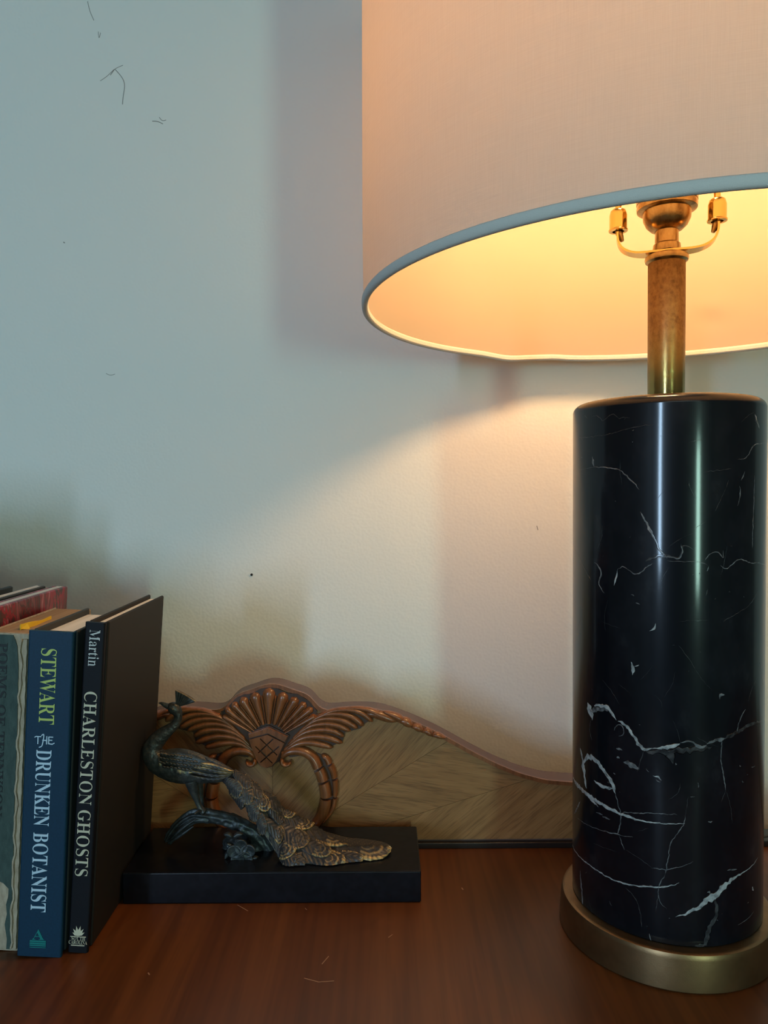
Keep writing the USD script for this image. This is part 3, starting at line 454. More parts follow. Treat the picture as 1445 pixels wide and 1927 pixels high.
# tail: a draped train and its layered feathers
up = [P4(850, 812, .002), P4(1000, 910, .003), P4(1130, 1010, .004), P4(1240, 1110, .006), P5(340, 165, .008), P5(440, 228, .010), P5(560, 284, .013), P5(700, 338, .016), P5(880, 384, .017), P5(1050, 412, .013), P5(1150, 436, .007), P5(1188, 470, .002)]
lo = [P4(765, 925, -.004), P4(850, 1000, -.006), P4(940, 1100, -.008), P4(1010, 1200, -.010), P4(1085, 1320, -.012), P4(1170, 1450, -.014), P4(1260, 1590, -.016)]
for x, y in ((385, 590), (560, 588), (700, 594), (850, 572), (1000, 558), (1120, 540), (1180, 500)): lo.append(on_z(440 + x / 4.014, 1480 + y / 4.014, SZ + .0005))
upS, loS = spline(up, 200), spline(lo, 200); loS[:, 2] = np.maximum(loS[:, 2], SZ + .0004); upS[:, 2] = np.maximum(upS[:, 2], SZ + .0012)
def T(t, s):
    """The train's upper surface: t along it from the bird, s across it from its ridge to its near edge."""
    t, s = np.clip(np.asarray(t, float), 0, 1), np.clip(np.asarray(s, float), 0, 1); i = t * 199
    U = np.stack([np.interp(i, np.arange(200), upS[:, k]) for k in range(3)], -1); V = np.stack([np.interp(i, np.arange(200), loS[:, k]) for k in range(3)], -1)
    b = np.sin(PI * s) ** .8 * (.0055 - .0015 * t); return U + (V - U) * s[..., None] + b[..., None] * np.array([0, -.75, .66])
tt, ss = np.meshgrid(np.linspace(0, 1, 110), np.linspace(0, 1, 28), indexing='ij'); front = T(tt, ss)
sb = np.linspace(1, 0, 12)[1:-1]; tb, ssb = np.meshgrid(np.linspace(0, 1, 110), sb, indexing='ij'); flat_ = T(tb, ssb) - (np.sin(PI * ssb) ** .8 * (.0055 - .0015 * tb))[..., None] * np.array([0, -.75, .66]); flat_ += np.sin(PI * ssb)[..., None] * np.array([0, .008, -.003]) * (1 - tb[..., None]); flat_[..., 2] = np.maximum(flat_[..., 2], SZ + .0003)
tm = grid(np.concatenate([front, flat_], 1), True, True)
lin = np.r_[(np.sin(tt * 190 + np.abs(ss - .5) * 14) > .5).astype(float) @ np.zeros((28, 28)) if False else np.concatenate([.45 * (np.sin(tt * 260 + ss * 30) > .62), np.zeros((110, 10))], 1).ravel(), 0, 0]
TAIL = obj('tail', tm, M_TAIL, pk, True, {'gilt': lin})
eps = 1e-3
def tnormal(t, s):
    a = T(t + eps, s) - T(t - eps, s); b_ = T(t, s + eps) - T(t, s - eps); n = np.cross(b_, a); n /= np.linalg.norm(n, axis=-1, keepdims=True) + 1e-12; n[n[..., 1] > 0] *= -1; return n
def feather(t0, s0, t1, s1, w0, lift, eye=True, rim=1.0, n=40, sec=25, name='tail_feather', base=0.0):
    u, a = np.meshgrid(np.linspace(0, 1, n), np.linspace(-1, 1, sec), indexing='ij')
    wid = w0 * np.where(u < .62, .45 + .55 * np.sin(np.clip(u / .62, 0, 1) * PI / 2), np.sqrt(np.clip(1 - ((u - .62) / .38) ** 2, 0, 1)))
    t = t0 + (t1 - t0) * u; s = s0 + (s1 - s0) * u ** .8 + a * wid; s = np.clip(s, .0, 1.0)
    h = base + lift * (.15 + .85 * u) + .0009 * (1 - a ** 2) + .00030 * np.sin(u * 44 - np.abs(a) * 9)
    edge = np.maximum(np.clip((np.abs(a) - .66) / .2, 0, 1) * (u > .5), np.clip((u - .86) / .1, 0, 1))
    h += .0005 * edge * (1 + .6 * np.sin(np.arctan2(a * .5, .62 - u) * 46)); G = edge * rim * (.45 + .55 * (np.sin(np.arctan2(a * .5, .62 - u) * 46) > -.3))
    if eye:
        d1 = np.hypot((u - .62) / .20, a / .62); d2 = np.hypot((u - .60) / .10, a / .34); r1, r2_ = np.exp(-((d1 - 1) / .16) ** 2) * (u > .52), np.exp(-((d2 - 1) / .25) ** 2) * (u > .53)
        h += .0007 * r1 + .0006 * r2_ + .0006 * (d2 < .8); G = np.maximum(G, .85 * rim * np.maximum(r1 * .8, r2_ * .6))
    N = tnormal(t, s); top = T(t, s) + N * h[..., None]; bot = T(t, s) + N * (h * .25)[..., None]; bot[..., 2] = np.maximum(bot[..., 2], SZ + .0002); top[..., 2] = np.maximum(top[..., 2], SZ + .0006)
    V = np.concatenate([top, bot[:, ::-1]], 1); obj(name, grid(V, True, True), M_TAIL, TAIL, True, {'gilt': np.r_[np.concatenate([G, np.zeros_like(G)], 1).ravel(), 0, 0]})
gt, gs = np.meshgrid(np.linspace(0, 1, 161), np.linspace(.02, .98, 49), indexing='ij'); GP = T(gt, gs); gz = (GP - [0, 0, EYE]) @ fw
GU, GV = (722.5 + FPX * ((GP - [0, 0, EYE]) @ CR) / gz - 440) * 4.014, (963.5 - FPX * ((GP - [0, 0, EYE]) @ CU) / gz - 1480) * 4.014
def place(x, y):
    k = np.argmin((GU - x) ** 2 + (GV - y) ** 2); i = k // 49; return gt.ravel()[k], gs.ravel()[k], np.hypot(GU[i, -1] - GU[i, 0], GV[i, -1] - GV[i, 0])
def plumage(x0, y0, x1, y1, w, base, lift, eye, rim):
    a, b_ = place(x0, y0), place(x1, y1); feather(a[0], a[1], b_[0], b_[1], w / (.5 * (a[2] + b_[2])), lift, eye=eye, rim=rim, base=base)
# the far end first, each row laid over the next
for q in [(700, 350, 1186, 474, 78, 0, .0010, True, 1.0), (520, 480, 845, 562, 62, 0, .0008, True, 1.0), (330, 470, 540, 588, 52, 0, .0008, False, .35), (640, 480, 980, 545, 40, .0001, .0008, False, .8),
          (480, 300, 908, 420, 84, .0008, .0016, True, 1.0), (470, 400, 735, 512, 58, .0008, .0014, True, .75), (270, 370, 470, 488, 54, .0009, .0012, True, .9), (340, 430, 480, 560, 46, .0005, .0008, False, .4),
          (360, 240, 588, 316, 56, .0016, .0016, True, 1.0), (330, 270, 560, 440, 66, .0016, .0014, True, .55), (220, 250, 380, 395, 56, .0017, .0014, True, .8),
          (290, 120, 450, 240, 44, .0024, .0012, True, .9), (230, 130, 345, 285, 46, .0024, .0010, False, .3), (150, 160, 240, 335, 44, .0022, .0010, False, .4),
          (150, 40, 330, 200, 46, .0028, .0008, False, .45), (110, 40, 245, 172, 46, .0029, .0010, True, .9), (75, 70, 190, 235, 42, .0027, .0008, False, .4),
          (30, -60, 200, 95, 42, .0032, .0008, False, .5), (10, -40, 135, 115, 40, .0033, .0008, False, .55), (-20, 0, 90, 135, 34, .0031, .0008, False, .35),
          (-20, -100, 110, 20, 34, .0036, .0008, False, .5), (-50, -60, 60, 55, 32, .0037, .0008, False, .6)]:
    plumage(*q)

# ---------------------------------------------------------------- books
M_PAGES = mat('white_pages', (.84, .83, .79), .8, noise=((900, 4, 4), 2, [(.35, (.70, .69, .65)), (.6, (.88, .87, .83))]))
M_OLDP = mat('browned_pages', (.42, .27, .15), .85, noise=((700, 6, 6), 3, [(.3, (.36, .22, .115)), (.7, (.50, .33, .18))]))
BLACKC = mat('black_bookcloth', (.014, .012, .0105), .62, spec=.35, bump=((1500, 1500, 1500), .10, .0004))
BLACKS = mat('black_spine_cloth', (.0035, .0045, .008), .6, spec=.25, bump=((1500, 1500, 1500), .10, .0004))
BLUEC = mat('blue_spine_paper', (.002, .034, .075), .55, spec=.3, noise=((900, 900, 900), 2, [(.3, (.0018, .030, .066)), (.7, (.0028, .038, .084))]))
GREYB = mat('dark_grey_board', (.030, .034, .036), .6)
GREENC = mat('worn_green_cloth', (.055, .105, .095), .75, noise=((260, 260, 90), 4, [(.3, (.028, .055, .050)), (.6, (.048, .085, .076)), (.85, (.08, .12, .108))]), bump=((1200, 1200, 1200), .2, .0004))
BEIGE = mat('torn_backing_paper', (.45, .37, .27), .85, noise=((300, 300, 120), 4, [(.3, (.34, .27, .19)), (.7, (.52, .44, .33))]), bump=((500, 500, 300), .4, .001))
INK_G = mat('faded_dark_ink', (.004, .010, .011), .6)
LIME = mat('lime_lettering', (.50, .62, .14), .5); PALE = mat('pale_blue_lettering', (.56, .74, .88), .5); TEAL = mat('teal_emblem', (.0, .21, .20), .5); CREAM = mat('cream_lettering', (.66, .62, .46), .5); WHITEL = mat('white_lettering', (.62, .64, .62), .5)
LEAN = 4.0
def book(label, xr, y0, w, h, dep, spine, cover_r, cover_l, pages, board=.0026, over=.003, hinge=True, group='books standing in a row on the dresser', round_=.0022, lean=LEAN, cover_h=None):
    k = thing('book', label, 'book', group, (xr * L, y0 * L, TZ), lean); w, h, dep = w * L, h * L, dep * L; e = board
    obj('page_block', rbox(-w + e, -e, .004, dep - over, over, h - over, .0006), pages, k)
    for nm, a, b_, m in (('front_cover', -e, 0, cover_r), ('back_cover', -w, -w + e, cover_l)):
        obj(nm, rbox(a, b_, .0075 if hinge else .001, dep, 0, h, .0011), m, k, 30)
    if hinge:
        for a, b_ in ((-e - .0004, -.0012), (-w + .0012, -w + e + .0004)): obj('joint', rbox(a, b_, .002, .009, .0005, h - .0005, .0005), spine, k, 30)
    prof = Polygon([(-w + .0002, .0035), (-w + .0002, 0), (-.0002, 0), (-.0002, .0035)]).buffer(0); pr = prof.buffer(-round_ * .6).buffer(round_ * .6)
    m = trimesh.creation.extrude_polygon(pr.buffer(.0001), h, engine='earcut'); obj('spine', m, spine, k, 30); return k
def letter(k, name, g, m, y=0.0, **kw): return obj(name, extrude_xz(g, y - .00035, y + .0004), m, stage.GetPrimAtPath(str(k.GetPath()) + '/spine'), **kw)
# 1 the black memoir nearest the bird
h = .431; w = .0262; k = book('black cloth book with cream title lettering, rightmost of the row beside the peacock', -.388, .949, w, h, .255, BLACKS, BLACKC, BLACKC, M_PAGES)
H, Wd = h * L, w * L; f = lambda y: H * (1 - (y - 1155) / 638.0); pxm = H / 638.0; xc = -Wd * .52
letter(k, 'author_lettering', on_spine(word('Martin', 19.5 * pxm, 69 * pxm, 9), xc + .0006, f(1169), 19.5 * pxm), WHITEL)
letter(k, 'title_lettering', on_spine(word('CHARLESTON', 23.5 * pxm, 218 * pxm, 8), xc, f(1287), 23.5 * pxm), CREAM)
letter(k, 'title_lettering', on_spine(word('GHOSTS', 23.5 * pxm, 128 * pxm, 8), xc, f(1515.5), 23.5 * pxm), CREAM)
em = []
for a, ln in ((-62, 13), (-38, 17), (-14, 20), (10, 20), (34, 17), (58, 14)):
    q = np.array([(0, 0), (ln * .5, 2.6), (ln, 0), (ln * .5, -2.6)]); em.append(affinity.translate(affinity.rotate(Polygon(q), 90 - a, origin=(0, 0)), 0, -16))
em += [LineString([(-15, -17.5), (15, -17.5)]).buffer(.7, cap_style=2), LineString([(-13, -34.6), (13, -34.6)]).buffer(.9, cap_style=2)]
sc_ = word('SOUTH', 6.6, 26, 11); em.append(affinity.translate(sc_, -12.5, -24.6)); sc_ = word('CAROLINA', 6.6, 35, 11); em.append(affinity.translate(sc_, -17.5, -32.0))
em = affinity.affine_transform(union_all(em), [pxm, 0, 0, pxm, xc + .0002, f(1744)]); letter(k, 'publisher_emblem', em, CREAM, label='small cream emblem of palm leaves over the words SOUTH CAROLINA')
# 2 the blue book
h = .4205; w = .0575; k = book('blue book with lime and pale blue lettering on its spine', -.4185, .940, w, h, .186, BLUEC, GREYB, GREYB, M_PAGES, over=.0045, lean=3.2)
H, Wd = h * L, w * L; f = lambda y: H * (1 - (y - 1190) / 612.0); pxm = H / 612.0; xc = -Wd * .53
letter(k, 'author_lettering', on_spine(word('STEWART', 28 * pxm, 141 * pxm, 6), xc + .0002, f(1222), 28 * pxm), LIME)
letter(k, 'title_lettering', on_spine(word('DRUNKEN', 27.5 * pxm, 143 * pxm, 5), xc - .0006, f(1411), 27.5 * pxm), PALE)
letter(k, 'title_lettering', on_spine(word('BOTANIST', 27.5 * pxm, 150 * pxm, 5), xc - .0006, f(1567), 27.5 * pxm), PALE)
the = [[(0, 23), (3, 25), (15, 25)], [(8, 25), (8, 7)], [(17, 28), (20, 31), (20, 8), (17, 0), (12, -2)], [(30, 26), (30, 7)], [(20, 16), (30, 16)], [(35, 25), (35, 8), (44, 7), (49, 10)], [(35, 25), (45, 25)], [(35, 17), (43, 17)]]
tg = union_all([LineString(spline(q, 12) if len(q) > 2 and k_ in (2,) else q).buffer(1.25) for k_, q in enumerate(the)])
tg = affinity.affine_transform(tg, [.74 * pxm, 0, 0, .74 * pxm, xc - .0006 - 18 * pxm, f(1405)]); letter(k, 'title_lettering', tg, PALE)
ag = affinity.affine_transform(word('A', 19, 23, 4), [pxm, 0, 0, pxm, xc - 11 * pxm, f(1769.5)]); letter(k, 'publisher_emblem', ag, TEAL, label='teal letter A over stacked bars')
ag = union_all([LineString([(-15, y), (15, y)]).buffer(t, cap_style=2) for y, t in ((-3, 1.6), (-7.2, 1.6), (-11, 1.2), (-14.6, .6))]); letter(k, 'publisher_emblem', affinity.affine_transform(ag, [pxm, 0, 0, pxm, xc, f(1769.5)]), TEAL)
# 3 the worn green book
h = .416; w = .058; xg = -.482; k = book('old worn book with a torn green cloth spine and browned pages', xg, .955, w, h, .205, BEIGE, BEIGE, BEIGE, M_OLDP, board=.0022, over=.0008, hinge=False, lean=3.2)
H, Wd = h * L, w * L; f = lambda y: H * (1 - (y - 1195) / 597.0); pxm = H / 597.0
rag = np.random.default_rng(11); ys = np.linspace(H - .0010, .0012, 60); edge_x = -.0062 + .0007 * np.cumsum(rag.normal(0, .25, 60)) * .4 + np.interp(ys, [0, .9 * H, .97 * H, H], [.0022, 0, -.0016, -.0046])
cloth = Polygon([(-Wd + .0003, .0012)] + [(-Wd + .0003, H - .001)] + list(zip(edge_x, ys))).buffer(0)
tear = Polygon([(-Wd - .01, f(1663)), (-Wd * .62, f(1660)), (-.0155, f(1664)), (-.0118, f(1674)), (-.0120, f(1690)), (-.0132, f(1704)), (-.0124, f(1722)), (-.0136, f(1742)), (-.0118, f(1770)), (-.0122, f(1800)), (-Wd - .01, f(1800))]); tear = affinity.translate(tear, .0046, 0)
obj('spine_cloth', extrude_xz(cloth.difference(tear), -.0007, .0002), GREENC, k, label='faded green cloth with ragged torn edges')
fl = [(-.0022 + .0005 * math.sin(i * 1.7) + np.interp(y, [0, .93 * H, H], [0, 0, -.001]), y) for i, y in enumerate(np.linspace(.002, H * .985, 50))]; fr = [(-.0002 - .0002 * math.sin(i * 2.3), y) for i, y in enumerate(np.linspace(H * .985, .002, 50))]
obj('torn_strip', extrude_xz(Polygon(fl + fr).buffer(0), -.0022, .0002), BEIGE, k); fl2 = [(x - .0026 + .0006 * math.sin(i * .9), y) for i, (x, y) in enumerate(fl)]
obj('torn_strip', extrude_xz(Polygon(fl2 + [(x + .0011, y) for x, y in fl2[::-1]]).buffer(0), -.0014, .0002), BEIGE, k)
g = word('POEMS OF TENNYSON', 15.5 * pxm, 325 * pxm, 2); letter(k, 'title_lettering', on_spine(g, -.0166, f(1213), 15.5 * pxm), INK_G, -.0006)
# bookmark standing in the green book
M_YEL = mat('yellow_paper', (.80, .56, .03), .7); a, b_ = on_y(37, 1188, .985 * L), on_y(98, 1171, 1.07 * L)
bk = Polygon([(0, 0), (1, 0), (1, 1), (0, 1)]); P = [np.array(q) for q in (a, b_)]; dr_ = P[1] - P[0]; nrm = np.cross(dr_, [0, 0, 1]); nrm /= np.linalg.norm(nrm)
V = []
for t in np.linspace(0, 1, 10):
    c = P[0] + dr_ * t + nrm * .0012 * math.sin(t * 5); V.append([c - [0, 0, .018], c + [.0002, 0, .0045 + .0006 * math.sin(t * 7)], c + nrm * .0005 + [.0002, 0, .0045 + .0006 * math.sin(t * 7)], c + nrm * .0005 - [0, 0, .018]])
bm_ = grid(np.array(V), True, True); o = obj('bookmark', bm_, M_YEL, None, 30); tag(o, 'yellow paper bookmark standing out of the browned pages', 'bookmark')
fold = grid(np.array([[P[0] + nrm * .0006 + [0, 0, .0015], P[0] + nrm * .0006 + [0, 0, .005]], [P[0] + dr_ * .14 + nrm * .004 + [0, 0, .0005], P[0] + dr_ * .17 + nrm * .0012 + [0, 0, .0046]]])); f2 = fold.copy(); f2.apply_translation(nrm * .0003); f2.invert(); obj('folded_corner', cat([fold, f2]), M_YEL, o)
# further books to the left; the tall ones are out of view, shading the wall
M_RED = usdkit.material(stage, '/World/Looks/red_feather_print', {'g': ('geometry', {}), 'm': ('mapping', {'scale': (0, 52, 22), 'rotation': (.9, 0, 0)}), 'n': ('noise_texture', {'scale': 1.0, 'detail': 5.0, 'distortion': 3.0}), 'r': ('rgb_ramp', {'ramp': [(.36, (.08, .05, .05)), (.45, (.16, .035, .045)), (.50, (.50, .015, .05)), (.56, (.14, .07, .075)), (.62, (.55, .16, .20)), (.70, (.52, .03, .08))]}), 'm2': ('mapping', {'scale': (0, 22, 9)}), 'n2': ('noise_texture', {'scale': 1.0, 'detail': 2.0}), 'r2': ('rgb_ramp', {'ramp': [(.42, (.30, .25, .24)), (.56, (1, 1, 1))]}), 'x': ('mix', {'mix_type': 'multiply', 'fac': .8}), 'p': ('principled_bsdf', {'roughness': .3})},
    [('g.position', 'm.vector'), ('m.vector', 'n.vector'), ('n.fac', 'r.fac'), ('g.position', 'm2.vector'), ('m2.vector', 'n2.vector'), ('n2.fac', 'r2.fac'), ('r.color', 'x.color1'), ('r2.color', 'x.color2'), ('x.color', 'p.base_color')], surface='p.BSDF')
BROWNC = mat('brown_cover', (.16, .10, .055), .6); DGREY = mat('charcoal_cover', (.035, .037, .036), .55)
book('glossy paperback with red feathery print on its cover behind the worn green book', -.5500, .962, .018, .4445, .262, M_RED, M_RED, M_RED, M_PAGES, board=.0007, over=.0004, hinge=False, lean=3.2)
book('thin black book just left of the red printed paperback', -.5790, .965, .013, .447, .245, DGREY, DGREY, M_PAGES, M_PAGES, board=.0012, over=.0006, hinge=False, lean=3.2)
book('charcoal book with a thick cover second from the left of the visible row', -.6230, .97, .028, .4485, .225, DGREY, DGREY, DGREY, M_PAGES, board=.004, lean=3.2)
book('brown book at the far left of the row, only its top corner in the picture', -.6520, .97, .030, .4635, .235, BROWNC, BROWNC, BROWNC, M_OLDP, board=.004, lean=3.2)
book('green book standing beyond the left edge of the picture', -.690, .97, .045, .45, .24, GREENC, GREENC, GREENC, M_OLDP, board=.004, lean=3.2)
book('unseen tall grey book beyond the left edge of the picture, shading the wall', -.742, .97, .060, .535, .20, GREYB, GREYB, GREYB, M_PAGES, board=.004, lean=3.2)
book('unseen tall black book near the outer end of the row, shading the wall', -.808, .97, .060, .59, .22, BLACKC, BLACKC, BLACKC, M_PAGES, board=.004, lean=3.2)
book('unseen tall brown book at the very outer end of the row, shading the wall', -.874, .97, .075, .595, .22, BROWNC, BROWNC, BROWNC, M_PAGES, board=.004, lean=3.2)
# ---------------------------------------------------------------- table lamp
LX, LY = LAMP_X, LAMP_Y
Z = lambda h: EYE + h * L
M_BRASS = mat('aged_brass', (.40, .27, .11), .30, .95, noise=((160, 160, 60), 4, [(.3, (.22, .125, .045)), (.5, (.40, .26, .10)), (.72, (.50, .36, .16))]), bump=((900, 900, 900), .12, .0004))
M_BRASSB = mat('satin_brass', (.36, .25, .13), .38, .9, noise=((50, 50, 50), 3, [(.3, (.21, .13, .062)), (.7, (.29, .18, .088))]), bump=((1200, 1200, 1200), .06, .0003))
M_BRIGHT = mat('bright_brass', (.80, .52, .16), .18, 1.0)
M_MARBLE = mat('black_marble', (.006, .007, .010), .30, spec=.10, coat=.55, noise=((45, 45, 30), 6, [(.45, (.0045, .0055, .0085)), (.62, (.008, .009, .013)), (.80, (.020, .022, .026))]))
M_V1 = mat('white_vein', (.45, .47, .48), .16, noise=((260, 260, 260), 4, [(.28, (.10, .11, .12)), (.5, (.36, .39, .40)), (.7, (.55, .57, .57))]))
M_V2 = mat('grey_vein', (.16, .17, .18), .16, noise=((240, 240, 240), 4, [(.3, (.015, .017, .020)), (.5, (.13, .14, .15)), (.75, (.28, .30, .31))]))
M_V3 = mat('faint_vein', (.05, .05, .055), .16, noise=((200, 200, 200), 4, [(.32, (.008, .009, .011)), (.55, (.045, .048, .052)), (.8, (.10, .105, .11))]))
# pole: brass that is tarnished above and polished below
N = {'g': ('geometry', {}), 's': ('separate_xyz', {}), 'h': ('map_range', {'from_min': Z(.155), 'from_max': Z(.215)}), 'm': ('mapping', {'scale': (300, 300, 220)}), 'n': ('noise_texture', {'scale': 1.0, 'detail': 5.0, 'roughness': .65}), 'r': ('rgb_ramp', {'ramp': [(.30, (.20, .105, .036)), (.5, (.31, .17, .058)), (.68, (.38, .225, .080))]}),
     'x': ('mix', {'color1': (.36, .26, .085)}), 'rr': ('map_range', {'from_min': 0.0, 'from_max': 1.0, 'to_min': .24, 'to_max': .46}), 'b': ('bump', {'strength': .25, 'distance': .0005}), 'p': ('principled_bsdf', {'metallic': .9})}
M_POLE = usdkit.material(stage, '/World/Looks/tarnished_brass', N, [('g.position', 's.vector'), ('s.z', 'h.value'), ('g.position', 'm.vector'), ('m.vector', 'n.vector'), ('n.fac', 'r.fac'), ('h.result', 'x.fac'), ('r.color', 'x.color2'), ('x.color', 'p.base_color'), ('h.result', 'rr.value'), ('rr.result', 'p.roughness'), ('n.fac', 'b.height'), ('b.normal', 'p.normal')], surface='p.BSDF')
lp = thing('table_lamp', 'table lamp with black veined marble column, brass fittings and a white linen drum shade', 'lamp', loc=(LX, LY, TZ))
RB, RM = .1386 * L, .1209 * L
zb = Z(-.5510)
obj('base_ring', lathe([(0, TZ), (RB - .001, TZ), (RB, TZ + .001), (RB - .0012, zb - .004), (RB - .0024, zb - .001), (RB - .0045, zb), (RM - .006, zb), (0, zb)], 160, LX, LY), M_BRASSB, lp, 35)
RT, zt = RM, Z(.116)
prof = [(0, zb), (RM - .0008, zb), (RM, zb + .0008)] + [(RM, zb + (zt - .0065 - zb) * t) for t in np.linspace(.05, 1, 10)]
prof += [(RM - .008 + .008 * math.cos(a), zt - .0065 + .0065 * math.sin(a)) for a in np.linspace(.1, PI / 2, 9)] + [(.02, zt), (0, zt)]
COLUMN = obj('marble_column', lathe(prof, 256, LX, LY), M_MARBLE, lp, 50)
# veins inlaid in the column: traced on its face, laid out on its real surface
def on_column(u, v):
    r = ray(u, v); a = r[0] ** 2 + r[1] ** 2; b_ = r[0] * LX + r[1] * LY; c = LX ** 2 + LY ** 2 - RM ** 2; D = b_ * b_ - a * c
    t = (b_ - math.sqrt(max(D, 0))) / a; p = np.array([0, 0, EYE]) + r * t; th = math.atan2(p[1] - LY, p[0] - LX); th = th if th < PI / 2 else th - 2 * PI
    return th * RM, p[2]
vr = np.random.default_rng(21)
def vein(pts, wpx, m, off, jit=.35, holes=0.0):
    q = np.array([on_column(off[0] + x / 3.212, off[1] + y / 3.212) for x, y in pts]); w = np.broadcast_to(np.array(wpx, float), (len(q),)) / 3.212 * .86 * L / FPX
    d = np.linalg.norm(np.diff(q, axis=0), axis=1).sum(); n = int(np.clip(d / .0007, 6, 160)); s = spline(np.c_[q, w], n) if len(q) > 2 else np.c_[np.linspace(q[0], q[-1], n), np.linspace(w[0], w[-1], n)]
    s[:, 2] = np.maximum(s[:, 2], .00010); p = s[:, :2]; t = np.gradient(p, axis=0); t /= np.linalg.norm(t, axis=1, keepdims=True) + 1e-12; nn = np.c_[-t[:, 1], t[:, 0]]
    ns = meshkit.noise(np.c_[np.arange(n) * .35, np.full(n, vr.uniform(0, 99)), np.zeros(n)]) - .5; ns2 = meshkit.noise(np.c_[np.arange(n) * .5, np.full(n, vr.uniform(0, 99)), np.zeros(n)]) - .5
    ns3 = meshkit.noise(np.c_[np.arange(n) * .95, np.full(n, vr.uniform(0, 99)), np.zeros(n)]) - .5
    p = p + nn * (ns * (.0016 * jit + s[:, 2] * jit * .9) + ns3 * .0008 * jit)[:, None]; ww = s[:, 2] * (1 + 1.1 * jit * ns2 * 2); ww *= np.minimum(1, .25 + np.minimum(np.arange(n), n - 1 - np.arange(n)) / 5.0)
    e = np.linspace(-.5, .5, 7); lift = 3.5e-5 * (1 - (2 * e) ** 4) + 1e-6; V = np.zeros((n, 8, 3))
    for j, a in enumerate(e):
        c = p + nn * (a * np.maximum(ww, 5e-5))[:, None]; th = c[:, 0] / RM; r = RM + lift[j]; z = np.clip(c[:, 1], zb + .0005, zt - .010); V[:, j] = np.c_[LX + r * np.cos(th), LY + r * np.sin(th), z]
    V[:, 7] = V[:, 3] - (V[:, 3] - [LX, LY, 0]) * [.012, .012, 0]
    m_ = grid(V, True, True); 
    if (m_.face_normals[len(m_.faces) // 4] @ (m_.triangles_center[len(m_.faces) // 4] - [LX, LY, m_.triangles_center[len(m_.faces) // 4][2]])) < 0: m_.invert()
    obj('vein', m_, m, COLUMN, True)
A_, B_ = (1040, 720), (1040, 1300)
